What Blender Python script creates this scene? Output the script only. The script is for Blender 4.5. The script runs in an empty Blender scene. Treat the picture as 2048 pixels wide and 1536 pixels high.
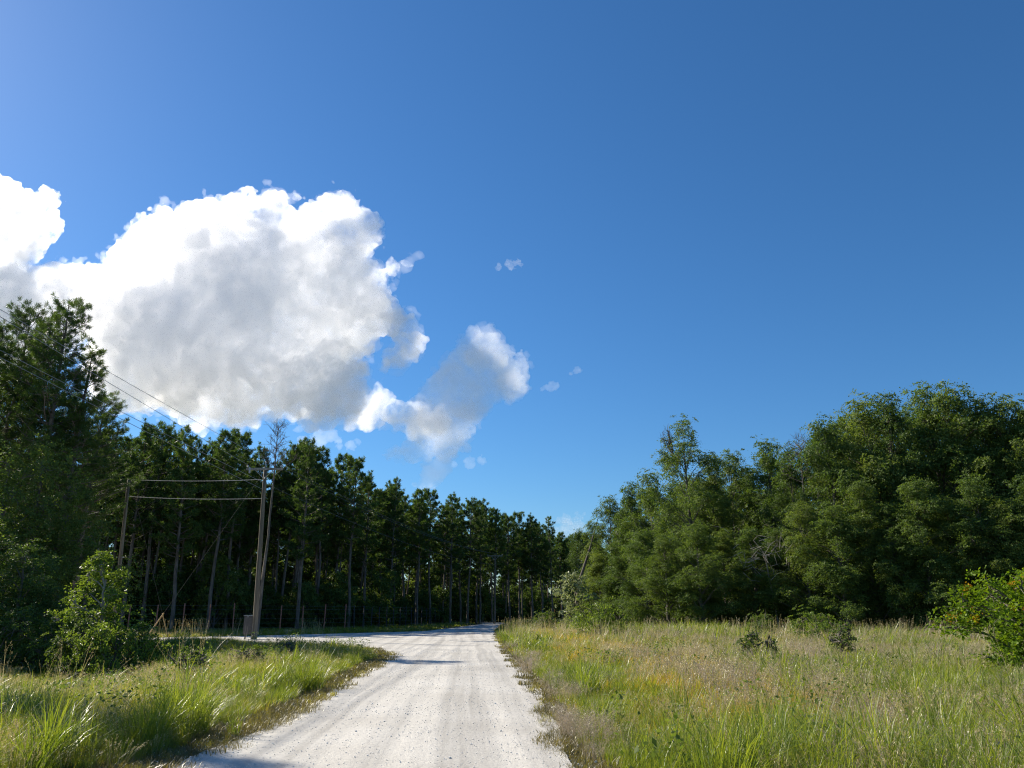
import bpy, bmesh, math, random
import numpy as np
from mathutils import Vector, Matrix

S = bpy.context.scene
C = S.collection
# ------------------------------------------------------------------ camera, sky, sun, exposure
FPX, PITCH, EYE = 1540.0, math.radians(16.55), 1.6
cam = bpy.data.objects.new("camera", bpy.data.cameras.new("camera")); C.objects.link(cam); S.camera = cam
cam.data.sensor_width = 36; cam.data.lens = FPX / 2048 * 36; cam.data.clip_end = 9000; cam.data.clip_start = 0.1
cam.location = (0, 0, EYE); cam.rotation_euler = (math.radians(90) + PITCH, 0, 0)
SUN_AZ, SUN_EL = math.radians(-56), math.radians(34)       # 56 degrees left of the view
w = bpy.data.worlds.new("World"); S.world = w; w.use_nodes = True
nt = w.node_tree; nt.nodes.clear()
sky = nt.nodes.new("ShaderNodeTexSky"); sky.sky_type = 'NISHITA'; sky.sun_disc = False
sky.sun_elevation = SUN_EL; sky.sun_rotation = SUN_AZ; sky.air_density = 1.0; sky.dust_density = 0.22; sky.ozone_density = 6.0
bw = nt.nodes.new("ShaderNodeRGBToBW"); d1 = nt.nodes.new("ShaderNodeVectorMath"); d1.operation = 'SUBTRACT'
d2 = nt.nodes.new("ShaderNodeVectorMath"); d2.operation = 'MULTIPLY_ADD'; d2.inputs[1].default_value = (1.45, 1.45, 1.45)
d3 = nt.nodes.new("ShaderNodeVectorMath"); d3.operation = 'MAXIMUM'; d3.inputs[1].default_value = (0, 0, 0)
bg = nt.nodes.new("ShaderNodeBackground"); bg.inputs['Strength'].default_value = 0.0635
wo = nt.nodes.new("ShaderNodeOutputWorld")
nt.links.new(sky.outputs[0], bw.inputs[0]); nt.links.new(sky.outputs[0], d1.inputs[0]); nt.links.new(bw.outputs[0], d1.inputs[1])
nt.links.new(d1.outputs[0], d2.inputs[0]); nt.links.new(bw.outputs[0], d2.inputs[2]); nt.links.new(d2.outputs[0], d3.inputs[0]); nt.links.new(d3.outputs[0], bg.inputs[0]); nt.links.new(bg.outputs[0], wo.inputs[0])
sd = bpy.data.lights.new("sun", 'SUN'); sd.energy = 5.0; sd.angle = math.radians(0.55); sd.color = (1.0, 0.91, 0.77)
sun = bpy.data.objects.new("sun", sd); C.objects.link(sun)
SUNV = Vector((math.sin(SUN_AZ) * math.cos(SUN_EL), math.cos(SUN_AZ) * math.cos(SUN_EL), math.sin(SUN_EL)))
sun.rotation_euler = SUNV.to_track_quat('Z', 'Y').to_euler()
S.view_settings.view_transform = 'Standard'; S.view_settings.look = 'None'; S.view_settings.exposure = 0.75
S.cycles.max_bounces = 40; S.cycles.diffuse_bounces = 3; S.cycles.transmission_bounces = 4; S.cycles.glossy_bounces = 2
S.cycles.volume_bounces = 40; S.cycles.transparent_max_bounces = 16; S.cycles.volume_step_rate = 1.5
S.cycles.volume_max_steps = 512; S.cycles.sample_clamp_indirect = 5.0; S.cycles.use_adaptive_sampling = False; S.cycles.filter_width = 1.15
S.cycles.use_denoising = True; S.cycles.denoising_prefilter = 'NONE'; S.cycles.denoising_input_passes = 'RGB_ALBEDO_NORMAL'

def ray(px, py):
    """direction through photo pixel (2048 x 1536)"""
    x = (px - 1024) / FPX; y = (768 - py) / FPX
    c, s = math.cos(PITCH), math.sin(PITCH)
    return Vector((x, c - y * s, s + y * c))
def ground(px, py, z=0.0):
    r = ray(px, py); t = (z - EYE) / r.z
    return Vector((r.x * t, r.y * t, z))
def at(px, py, Y):
    """point on the pixel's ray at world depth Y"""
    r = ray(px, py); t = Y / r.y
    return Vector((r.x * t, Y, EYE + r.z * t))
def tag(o, label=None, cat=None, group=None, kind=None):
    if label: o['label'] = label
    if cat: o['category'] = cat
    if group: o['group'] = group
    if kind: o['kind'] = kind
    return o
def mat(name):
    m = bpy.data.materials.new(name); m.use_nodes = True; m.node_tree.nodes.clear(); return m, m.node_tree
def N(nt, t, **k):
    n = nt.nodes.new(t)
    for a, b in k.items():
        if a in ('op', 'operation'): n.operation = b
        elif hasattr(n, a): setattr(n, a, b)
    return n
def L(nt, a, b): nt.links.new(a, b)
# ------------------------------------------------------------------ mesh helpers
rng = np.random.default_rng(11)
def mesh_from(name, V, F, m, smooth=False):
    """V (n,3), F (k,4) or (k,3) arrays -> mesh datablock"""
    me = bpy.data.meshes.new(name); V = np.asarray(V, np.float32); F = np.asarray(F, np.int32)
    k = F.shape[1]
    me.vertices.add(len(V)); me.vertices.foreach_set("co", V.ravel())
    me.loops.add(F.size); me.loops.foreach_set("vertex_index", F.ravel())
    me.polygons.add(len(F)); me.polygons.foreach_set("loop_start", np.arange(len(F), dtype=np.int32) * k)
    me.polygons.foreach_set("loop_total", np.full(len(F), k, np.int32))
    if smooth: me.polygons.foreach_set("use_smooth", np.ones(len(F), bool))
    me.update(); me.validate()
    if m: me.materials.append(m)
    return me
def obj(name, me, parent=None, loc=None):
    o = bpy.data.objects.new(name, me); C.objects.link(o)
    if parent: o.parent = parent
    if loc is not None: o.location = loc
    return o
class Tubes:
    """collects tapered tubes into one quad mesh"""
    def __init__(s): s.V = []; s.F = []; s.n = 0
    def add(s, pts, rad, sides=6):
        P = np.asarray(pts, float); R = np.broadcast_to(np.asarray(rad, float), (len(P),))
        T = np.gradient(P, axis=0); T /= np.linalg.norm(T, axis=1)[:, None] + 1e-9
        up = np.array([0, 0, 1.0]) if abs(T[0, 2]) < .9 else np.array([1.0, 0, 0])
        A = np.cross(T, up); A /= np.linalg.norm(A, axis=1)[:, None] + 1e-9; B = np.cross(T, A)
        a = np.linspace(0, 2 * math.pi, sides, endpoint=False)
        ring = P[:, None] + R[:, None, None] * (A[:, None] * np.cos(a)[None, :, None] + B[:, None] * np.sin(a)[None, :, None])
        s.V.append(ring.reshape(-1, 3)); m = len(P)
        i = np.arange(m - 1)[:, None] * sides; j = np.arange(sides)[None]; j2 = (j + 1) % sides
        f = np.stack([i + j, i + j2, i + sides + j2, i + sides + j], -1).reshape(-1, 4) + s.n
        s.F.append(f); s.n += m * sides
        # caps (fans of quads that share the ring)
        if sides % 2 == 0 and R[-1] > .03:
            for base in (s.n - m * sides, s.n - sides):
                s.F.append(np.array([[base, base + k, base + k + 1, base + k + 2] for k in range(1, sides - 2, 2)]))
    def mesh(s, name, m): return mesh_from(name, np.concatenate(s.V), np.concatenate(s.F), m, True)
class Boxes:
    def __init__(s): s.bm = bmesh.new()
    def box(s, c, size, rot=None, bev=0.0):
        r = bmesh.ops.create_cube(s.bm, size=1.0); M = Matrix.Translation(c) @ (rot.to_4x4() if rot else Matrix.Identity(4)) @ Matrix.Diagonal((*size, 1))
        bmesh.ops.transform(s.bm, matrix=M, verts=r['verts'])
        if bev: bmesh.ops.bevel(s.bm, geom=list({e for v in r['verts'] for e in v.link_edges}), offset=bev, segments=2, affect='EDGES')
    def mesh(s, name, m):
        me = bpy.data.meshes.new(name); s.bm.to_mesh(me); s.bm.free(); me.materials.append(m); return me
def unit(a): return a / (np.linalg.norm(a, axis=-1, keepdims=True) + 1e-9)
def leaf_quads(C0, D, Nn, ln, wd):
    """diamond leaves: centre, direction, normal, length, width -> V,F"""
    D = unit(D); W = unit(np.cross(Nn, D)); ln = ln[:, None]; wd = wd[:, None]
    V = np.stack([C0 - D * ln * .5, C0 + W * wd * .5 + D * ln * .08, C0 + D * ln * .5, C0 - W * wd * .5 + D * ln * .08], 1).reshape(-1, 3)
    return V, np.arange(len(C0) * 4).reshape(-1, 4)
def vnoise(x, y, s, seed=0):
    """cheap smooth value noise on arrays"""
    x = np.asarray(x, float) / s + seed * 17.3; y = np.asarray(y, float) / s + seed * 9.1
    xi = np.floor(x).astype(np.int64); yi = np.floor(y).astype(np.int64); fx = x - xi; fy = y - yi
    fx = fx * fx * (3 - 2 * fx); fy = fy * fy * (3 - 2 * fy)
    def h(a, b):
        n = (a * 374761393 + b * 668265263) & 0x7fffffff; n = ((n ^ (n >> 13)) * 1274126177) & 0x7fffffff
        return ((n ^ (n >> 16)) & 0xffff) / 65535.0
    return (h(xi, yi) * (1 - fx) + h(xi + 1, yi) * fx) * (1 - fy) + (h(xi, yi + 1) * (1 - fx) + h(xi + 1, yi + 1) * fx) * fy
# ------------------------------------------------------------------ materials
def ramp(t, fac, stops):
    r = N(t, "ShaderNodeValToRGB"); L(t, fac, r.inputs[0]); e = r.color_ramp.elements
    while len(e) < len(stops): e.new(0.5)
    for k, (p, c) in enumerate(stops): e[k].position = p; e[k].color = (*c, 1)
    return r.outputs[0]
def noise(t, scale, detail=4, rough=.55, coord='Object', vec=None):
    n = N(t, "ShaderNodeTexNoise"); n.inputs['Scale'].default_value = scale; n.inputs['Detail'].default_value = detail; n.inputs['Roughness'].default_value = rough
    if vec is None: tc = N(t, "ShaderNodeTexCoord"); vec = tc.outputs[coord]
    L(t, vec, n.inputs['Vector']); return n.outputs[0]
def leaf_mat(name, cols, trans=.35, tcol=None, rough=.5, patch=.6, spec=.25):
    """leaf colour differs from leaf to leaf, from patch to patch and from plant to plant"""
    m, t = mat(name); out = N(t, "ShaderNodeOutputMaterial")
    g = N(t, "ShaderNodeNewGeometry"); oi = N(t, "ShaderNodeObjectInfo")
    a = N(t, "ShaderNodeMath", op='MULTIPLY'); L(t, g.outputs['Random Per Island'], a.inputs[0]); a.inputs[1].default_value = .5
    b = N(t, "ShaderNodeMath", op='MULTIPLY_ADD'); L(t, noise(t, patch, 2), b.inputs[0]); b.inputs[1].default_value = .45; L(t, a.outputs[0], b.inputs[2])
    c = N(t, "ShaderNodeMath", op='MULTIPLY_ADD'); L(t, oi.outputs['Random'], c.inputs[0]); c.inputs[1].default_value = .25; L(t, b.outputs[0], c.inputs[2])
    n = len(cols); col = ramp(t, c.outputs[0], [(0.15 + 0.75 * k / (n - 1), cc) for k, cc in enumerate(cols)])
    p = N(t, "ShaderNodeBsdfPrincipled"); L(t, col, p.inputs['Base Color']); p.inputs['Roughness'].default_value = rough
    p.inputs['Specular IOR Level'].default_value = spec * .5
    tr = N(t, "ShaderNodeBsdfTranslucent"); mc = N(t, "ShaderNodeMix", data_type='RGBA', blend_type='MULTIPLY'); mc.inputs[0].default_value = 1
    L(t, col, mc.inputs[6]); mc.inputs[7].default_value = (*(tcol or (1.9, 1.7, .7)), 1); L(t, mc.outputs[2], tr.inputs[0])
    mx = N(t, "ShaderNodeMixShader"); mx.inputs[0].default_value = trans
    L(t, p.outputs[0], mx.inputs[1]); L(t, tr.outputs[0], mx.inputs[2]); L(t, mx.outputs[0], out.inputs[0]); return m
def bark_mat(name, dark, light, sc=6, rough=.9, bump=.4, stretch=.18):
    m, t = mat(name); out = N(t, "ShaderNodeOutputMaterial"); p = N(t, "ShaderNodeBsdfPrincipled"); tc = N(t, "ShaderNodeTexCoord")
    mp = N(t, "ShaderNodeMapping"); mp.inputs['Scale'].default_value = (1, 1, stretch); L(t, tc.outputs['Object'], mp.inputs[0])
    f = noise(t, sc, 5, .65, vec=mp.outputs[0]); L(t, ramp(t, f, [(.35, dark), (.65, light)]), p.inputs['Base Color'])
    p.inputs['Roughness'].default_value = rough; bp = N(t, "ShaderNodeBump"); bp.inputs['Strength'].default_value = bump; bp.inputs['Distance'].default_value = .03
    L(t, f, bp.inputs['Height']); L(t, bp.outputs[0], p.inputs['Normal']); L(t, p.outputs[0], out.inputs[0]); return m
def plain_mat(name, col, rough=.6, metal=0.0, var=.25, sc=8):
    m, t = mat(name); out = N(t, "ShaderNodeOutputMaterial"); p = N(t, "ShaderNodeBsdfPrincipled")
    f = noise(t, sc, 4); L(t, ramp(t, f, [(.3, tuple(c * (1 - var) for c in col)), (.7, tuple(min(1, c * (1 + var)) for c in col))]), p.inputs['Base Color'])
    p.inputs['Roughness'].default_value = rough; p.inputs['Metallic'].default_value = metal; L(t, p.outputs[0], out.inputs[0]); return m
NEEDLE = leaf_mat("pine_needles", [(.036, .066, .024), (.062, .108, .032), (.105, .160, .042)], .34, (1.6, 1.6, .6), .45, .5)
LEAFD = leaf_mat("dark_oak_leaves", [(.036, .070, .020), (.074, .125, .032), (.145, .200, .050)], .38, (1.6, 1.6, .6), .55, .35, .4)
LEAFM = leaf_mat("green_elm_leaves", [(.050, .088, .022), (.098, .148, .036), (.180, .225, .058)], .40, (1.6, 1.6, .6), .55, .35, .4)
LEAFL = leaf_mat("young_light_leaves", [(.08, .14, .025), (.13, .20, .035), (.19, .26, .05)], .45, (1.6, 1.5, .6), .4, .6, .4)
LEAFY = leaf_mat("shrub_leaves", [(.07, .14, .012), (.12, .20, .015), (.19, .26, .02)], .42, (1.7, 1.6, .5), .5, .8, .25)
LEAFO = leaf_mat("orange_young_leaves", [(.34, .17, .010), (.40, .20, .010), (.40, .30, .012)], .35, (1.1, 1.0, .7), .65, .8, .2)
LEAFP = leaf_mat("pale_leaves", [(.12, .17, .06), (.25, .30, .14), (.40, .42, .28)], .35, (1.3, 1.3, .8), .4, .8, .4)
BARK = bark_mat("pine_bark", (.07, .055, .045), (.24, .19, .15), 5)
BARKG = bark_mat("grey_bark", (.06, .052, .042), (.19, .165, .135), 6)
DEAD = bark_mat("dead_grey_wood", (.17, .145, .12), (.42, .38, .32), 7)
# ------------------------------------------------------------------ plants
def pine_parts(seed, H, cf=.5, R=2.6, nb=42, tufts=4.5, needles=26, ln=.30, wd=.035, r0=.17, pointy=.5, sprayk=0.35):
    """loblolly pine: bare bole, ragged crown of needle tufts on upturned branch ends; returns (wood mesh, needle mesh)"""
    g = np.random.default_rng(seed); T = Tubes()
    zz = np.linspace(0, H, 12); bend = g.normal(0, .10, (12, 2)).cumsum(0) * .6; bend -= bend[0]
    P = np.column_stack([bend, zz]); T.add(P, r0 * (1 - zz / H) ** .75 + .02, 8)
    ax = lambda z: np.array([np.interp(z, zz, P[:, 0]), np.interp(z, zz, P[:, 1]), z])
    tc = []; td = []
    z0 = H * (1 - cf)
    for k in range(nb):
        u = (k + g.random()) / nb; z = z0 + (H - z0) * u ** .9 * .985
        prof = (min(1, (u + .12) / .35)) ** .7 * (1 - u) ** pointy * 1.0 + .10
        ln_b = R * prof * g.uniform(.55, 1.15)
        az = k * 2.4 + g.normal(0, .5); el = math.radians(g.uniform(-8, 22) + 30 * u)
        d = np.array([math.cos(az) * math.cos(el), math.sin(az) * math.cos(el), math.sin(el)])
        s = np.linspace(0, 1, 5)[:, None]; B = ax(z) + d * ln_b * s + np.array([0, 0, 1]) * (ln_b * .22) * s ** 2 + g.normal(0, .05, (5, 3)) * s
        T.add(B, np.linspace(.045 * (1 - u) + .018, .010, 5), 4)
        nt_ = max(2, int(tufts * ln_b * g.uniform(.7, 1.3)))
        for q in range(nt_):
            w_ = 1.0 if q == 0 else g.uniform(.32, 1.0); c0 = B[0] * (1 - w_) + B[-1] * w_ + np.array([0, 0, 1]) * ln_b * .1 * (w_ ** 2 - w_)
            side = unit(np.cross(d, [0, 0, 1.0])) * g.choice([-1, 1]) * g.uniform(.15, 1) * ln_b * sprayk if q else np.zeros(3)
            tip = c0 + side + np.array([0, 0, g.uniform(.02, .38)]) + d * g.uniform(0, .25)
            if q and g.random() < .7: T.add([c0, (c0 + tip) / 2 + [0, 0, -.04], tip], [.014, .011, .008], 4)
            tc.append(tip); td.append(unit(tip - c0 + d * .3 + np.array([0, 0, .35])))
    tc.append(ax(H) + [0, 0, .1]); td.append(np.array([0, 0, 1.0]))
    for z in g.uniform(H * .25, z0, 7):     # dead stubs below the crown
        az = g.uniform(0, 6.28); l_ = g.uniform(.3, 1.3); T.add([ax(z), ax(z) + np.array([math.cos(az), math.sin(az), g.uniform(-.2, .3)]) * l_], [.02, .006], 4)
    tc = np.array(tc); td = np.array(td); n = len(tc)
    c = np.repeat(tc, needles, 0); a = unit(g.normal(0, 1, (n * needles, 3)) + np.repeat(td, needles, 0) * 1.15)
    L_ = ln * g.uniform(.65, 1.15, len(c)) * np.repeat(g.uniform(.8, 1.25, n), needles)
    base = c - np.repeat(td, needles, 0) * (g.random(len(c)) * .22)[:, None] + g.normal(0, .03, c.shape)
    W = unit(np.cross(a, g.normal(0, 1, c.shape))) * wd * .5
    V = np.stack([base - W * .35, base + a * L_[:, None] * .55 - W, base + a * L_[:, None], base + a * L_[:, None] * .55 + W], 1).reshape(-1, 3)
    return T.mesh("trunk", BARK), mesh_from("crown", V, np.arange(len(V)).reshape(-1, 4), NEEDLE)
def broadleaf_parts(seed, H, R, z0=.8, leaves=30000, lobes=20, leaf=.15, lm=None, r0=.2, dead=0, bark=None, dense=1.0, flat=.55, top=.75, spread=1.0, peak=0.0):
    """spreading tree: forked trunk, limbs to every lobe, sprays of separate leaves on each lobe"""
    g = np.random.default_rng(seed); T = Tubes(); lc = []; lr = []
    hz = H - z0
    for k in range(lobes):
        u = (k + .5) / lobes; z = z0 + hz * (.05 + .86 * u) + g.normal(0, .03) * hz
        prof = math.sin(math.pi * min(1, (u * top + .16))) ** .7 * (1.001 - u * u) ** peak
        rr = R * prof; az = k * 2.399 + g.normal(0, .3); rad = rr * g.uniform(.3, .95) * spread
        lc.append([math.cos(az) * rad, math.sin(az) * rad, z]); lr.append(g.uniform(.55, 1.35) * R * 1.55 / math.sqrt(lobes) * (.55 + .5 * prof))
    lc.append([0, 0, H - lr[-1] * .6]); lr.append(R * .28)
    lc = np.array(lc); lr = np.array(lr)
    zz = np.linspace(0, H * .8, 8); B = g.normal(0, .14, (8, 2)).cumsum(0) * .5; B -= B[0]; P = np.column_stack([B, zz]); T.add(P, r0 * (1 - zz / H) + .02, 7)
    for c, r in zip(lc, lr):
        zs = max(z0 * .4, c[2] - np.hypot(c[0], c[1]) * .8 - r * .3); zs = min(zs, H * .75)
        s0 = np.array([np.interp(zs, zz, P[:, 0]), np.interp(zs, zz, P[:, 1]), zs]); s = np.linspace(0, 1, 6)[:, None]
        Q = s0 + (c - s0) * s + np.array([0, 0, 1]) * .12 * np.linalg.norm(c - s0) * np.sin(s * math.pi) + g.normal(0, .07, (6, 3)) * s
        T.add(Q, np.linspace(r0 * .38 * (1 - zs / H) + .02, .015, 6), 5)
        for q in range(6):
            e = c + unit(g.normal(0, 1, 3) + [0, 0, .2]) * r * g.uniform(.7, 1.05); T.add([Q[g.integers(3, 6)], (c + e) / 2 + g.normal(0, .08, 3), e], [.016, .011, .006], 4)
    for k in range(dead):                    # bare twigs above the crown
        az = g.uniform(2.4, 3.6); s0 = np.array([-R * .25, 0, H * .84]); L0 = g.uniform(1.2, 2.6)
        d = unit(np.array([math.cos(az) * g.uniform(.1, .7), math.sin(az) * .4, 1.0])); e = s0 + d * L0; T.add([s0, (s0 + e) / 2 + g.normal(0, .1, 3), e], [.05, .03, .012], 4)
        for q in range(12):
            w_ = g.uniform(.3, 1); b = s0 + (e - s0) * w_; T.add([b, b + unit(g.normal(0, 1, 3) + d * .8) * g.uniform(.3, .9)], [.016, .006], 4)
    per = 34; ns = max(10, int(leaves * dense / per)); pw = lr ** 2; which = g.choice(len(lc), ns, p=pw / pw.sum())
    dirn = unit(g.normal(0, 1, (ns, 3)) * [1, 1, .85] + [0, 0, .15]); rad = g.uniform(.1, 1.0, ns) ** .6 * (1.0 + .55 * (vnoise(dirn[:, 0] * 3 + which * 7.7, dirn[:, 2] * 3 + dirn[:, 1] * 2, 1.0, 3) - .3) + .16 * g.exponential(1, ns))
    sc = lc[which] + dirn * (lr[which] * rad)[:, None] * [1, 1, .95]; sr = g.uniform(.14, .42, ns) * (R / 4) ** .5
    sn = unit(dirn * .8 + [0, 0, .7] + g.normal(0, .45, (ns, 3)))
    c = np.repeat(sc, per, 0); nn = np.repeat(sn, per, 0); off = g.normal(0, 1, c.shape); off -= nn * (off * nn).sum(1)[:, None] * (1 - flat * .5)
    pos = c + off * np.repeat(sr, per)[:, None] * .62; pos[:, 2] = np.maximum(pos[:, 2], .12)
    nl = unit(nn + g.normal(0, .55, c.shape)); D = unit(off + g.normal(0, .6, c.shape))
    l_ = leaf * g.uniform(.6, 1.25, len(c)); V, F = leaf_quads(pos, D, nl, l_, l_ * g.uniform(.45, .7, len(c)))
    return T.mesh("trunk", bark or BARKG), mesh_from("crown", V, F, lm or LEAFD)
def bare_tree_parts(seed, H, r0=.13, cz=.6, nb=16, L0=2.4, m=None):
    g = np.random.default_rng(seed); T = Tubes(); zz = np.linspace(0, H, 12); B = g.normal(0, .08, (12, 2)).cumsum(0) * .5; B -= B[0]
    P = np.column_stack([B, zz]); T.add(P, r0 * (1 - zz / H) ** .8 + .012, 8); T2 = Tubes()
    for k in range(nb):
        u = (k + g.random()) / nb; z = H * (cz + (1 - cz) * u * .97); az = k * 2.4; ln_ = L0 * (1 - u * .65) * g.uniform(.6, 1.1)
        s0 = np.array([np.interp(z, zz, P[:, 0]), np.interp(z, zz, P[:, 1]), z]); d = unit(np.array([math.cos(az), math.sin(az), g.uniform(.5, 1.3)]))
        e = s0 + d * ln_; mid = (s0 + e) / 2 + g.normal(0, .08, 3); T2.add([s0, mid, e], [.03, .02, .008], 4)
        for q in range(7):
            w_ = g.uniform(.25, 1); b = s0 + (e - s0) * w_; f = b + unit(g.normal(0, 1, 3) * .8 + d + [0, 0, .3]) * g.uniform(.3, .9); T2.add([b, f], [.013, .006], 4)
            T2.add([(b + f) / 2, (b + f) / 2 + unit(g.normal(0, 1, 3) + [0, 0, .6]) * .35], [.009, .005], 4)
    return T.mesh("trunk", m or DEAD), T2.mesh("branches", m or DEAD)
def tree(name, label, cat, loc, parts, rz=0.0, s=(1, 1, 1), lean=(0, 0), group=None, pn=("trunk", "crown")):
    e = bpy.data.objects.new(name, None); C.objects.link(e); e.location = loc; e.rotation_euler = (lean[0], lean[1], rz); e.scale = s
    e.empty_display_size = .3
    for k, me in enumerate(parts):
        o = bpy.data.objects.new(pn[k], me); C.objects.link(o); o.parent = e
    return tag(e, label, cat, group)
# ------------------------------------------------------------------ clouds: real volumes about 1.2 km away
def cloud_material(dens=.052, het=False, lo=.15, an=.62):
    m, t = mat("cloud_vapour")
    out = N(t, "ShaderNodeOutputMaterial"); v = N(t, "ShaderNodeVolumePrincipled")
    v.inputs['Color'].default_value = (0.995, 0.995, 0.998, 1); v.inputs['Density'].default_value = dens
    v.inputs['Anisotropy'].default_value = an
    if het:
        f = noise(t, 1 / 24, 6, .72); r = N(t, "ShaderNodeMapRange"); L(t, f, r.inputs[0]); r.inputs['From Min'].default_value = .40; r.inputs['From Max'].default_value = .66
        r.inputs['To Min'].default_value = dens * lo; r.inputs['To Max'].default_value = dens * 2.1; L(t, r.outputs[0], v.inputs['Density']); m.cycles.volume_step_rate = .35
    L(t, v.outputs[0], out.inputs['Volume']); return m
CLOUD_M = cloud_material(het=True)
def make_cloud(name, label, D, blobs, voxel, wob=0.45, big=60.0, soft=0.10, seed=0.0, thick=0.34, dens=1.0, pad=40, m=None, grow=1.05):
    """blobs: (photo x, photo y, radius in photo px[, depth offset m]) placed round world depth D"""
    pts = []
    for b in blobs:
        x, y, r = b[:3]; dz = b[3] if len(b) > 3 else 0.0
        p = at(x, y, D + dz); pts.append((p, r / FPX * (p - Vector((0, 0, EYE))).length * grow))
    lo = [min(p[i] - r * (thick if i == 1 else 1) for p, r in pts) - pad for i in range(3)]
    hi = [max(p[i] + r * (thick if i == 1 else 1) for p, r in pts) + pad for i in range(3)]
    g = bpy.data.node_groups.new(name + "_field", 'GeometryNodeTree')
    g.interface.new_socket("Geometry", in_out='INPUT', socket_type='NodeSocketGeometry')
    g.interface.new_socket("Geometry", in_out='OUTPUT', socket_type='NodeSocketGeometry')
    gi = N(g, 'NodeGroupInput'); go = N(g, 'NodeGroupOutput')
    vc = N(g, 'GeometryNodeVolumeCube')
    for i, ax in enumerate('XYZ'):
        vc.inputs['Resolution ' + ax].default_value = max(8, int((hi[i] - lo[i]) / voxel))
    vc.inputs['Min'].default_value = lo; vc.inputs['Max'].default_value = hi
    pos = N(g, 'GeometryNodeInputPosition')
    def M(op, a, b=None, c=None):
        n = N(g, 'ShaderNodeMath', op=op)
        for k, v in enumerate((a, b, c)):
            if v is None: continue
            if isinstance(v, (int, float)): n.inputs[k].default_value = v
            else: L(g, v, n.inputs[k])
        return n.outputs[0]
    # warp the position so that the outline curls
    off = N(g, 'ShaderNodeVectorMath', op='ADD'); L(g, pos.outputs[0], off.inputs[0]); off.inputs[1].default_value = (seed * 131, seed * 57, seed * 91)
    wn = N(g, 'ShaderNodeTexNoise'); wn.inputs['Scale'].default_value = 1 / (big * 1.3); wn.inputs['Detail'].default_value = 3
    L(g, off.outputs[0], wn.inputs['Vector'])
    ws = N(g, 'ShaderNodeVectorMath', op='SUBTRACT'); L(g, wn.outputs['Color'], ws.inputs[0]); ws.inputs[1].default_value = (.5, .5, .5)
    wm = N(g, 'ShaderNodeVectorMath', op='SCALE'); L(g, ws.outputs[0], wm.inputs[0]); wm.inputs['Scale'].default_value = big * 0.55
    wp = N(g, 'ShaderNodeVectorMath', op='ADD'); L(g, pos.outputs[0], wp.inputs[0]); L(g, wm.outputs[0], wp.inputs[1])
    acc = None
    for p, r in pts:
        sb = N(g, 'ShaderNodeVectorMath', op='SUBTRACT'); L(g, wp.outputs[0], sb.inputs[0]); sb.inputs[1].default_value = p
        ml = N(g, 'ShaderNodeVectorMath', op='MULTIPLY'); L(g, sb.outputs[0], ml.inputs[0]); ml.inputs[1].default_value = (1, 1 / thick, 1)
        ln = N(g, 'ShaderNodeVectorMath', op='LENGTH'); L(g, ml.outputs[0], ln.inputs[0])
        d = M('MULTIPLY_ADD', ln.outputs['Value'], -1.0, r)      # metres inside the sphere
        acc = d if acc is None else M('SMOOTH_MAX', acc, d, 8.0)
    # billows: three octaves of inverted cell noise, plus fine fractal noise
    tot = None
    for sc, am in ((big, .9), (big * .42, .55), (big * .19, .32)):
        vo = N(g, 'ShaderNodeTexVoronoi'); vo.feature = 'F1'
        vo.inputs['Scale'].default_value = 1 / sc
        L(g, off.outputs[0], vo.inputs['Vector'])
        e = M('MULTIPLY', M('SUBTRACT', 0.45, vo.outputs['Distance']), am * big * wob)
        tot = e if tot is None else M('ADD', tot, e)
    fn = N(g, 'ShaderNodeTexNoise'); fn.inputs['Scale'].default_value = 1 / (big * .5); fn.inputs['Detail'].default_value = 4; fn.inputs['Roughness'].default_value = 0.70
    L(g, off.outputs[0], fn.inputs['Vector'])
    tot = M('ADD', tot, M('MULTIPLY', M('SUBTRACT', fn.outputs[0], 0.5), big * wob * 1.1))
    f = M('ADD', acc, tot)
    mr = N(g, 'ShaderNodeMapRange'); mr.interpolation_type = 'SMOOTHSTEP'
    L(g, f, mr.inputs['Value']); mr.inputs['From Min'].default_value = 0.0; mr.inputs['From Max'].default_value = big * soft
    mr.inputs['To Max'].default_value = dens
    # inside, thick and thin parts
    L(g, mr.outputs[0], vc.inputs['Density'])
    sm = N(g, 'GeometryNodeVolumeToMesh'); sm.inputs['Threshold'].default_value = 0.3 * dens; sm.inputs['Adaptivity'].default_value = 0.0
    L(g, vc.outputs[0], sm.inputs[0]); L(g, sm.outputs[0], go.inputs[0])
    me = bpy.data.meshes.new(name)
    o = bpy.data.objects.new(name, me); C.objects.link(o)
    md = o.modifiers.new("field", 'NODES'); md.node_group = g
    dg = bpy.context.evaluated_depsgraph_get(); me2 = bpy.data.meshes.new_from_object(o.evaluated_get(dg), depsgraph=dg)
    o.modifiers.clear(); o.data = me2; me2.materials.clear(); me2.materials.append(m or CLOUD_M); me2.shade_smooth()
    print("cloud faces", len(me2.polygons))
    tag(o, label, "cloud", kind='thing')
    return o
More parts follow.
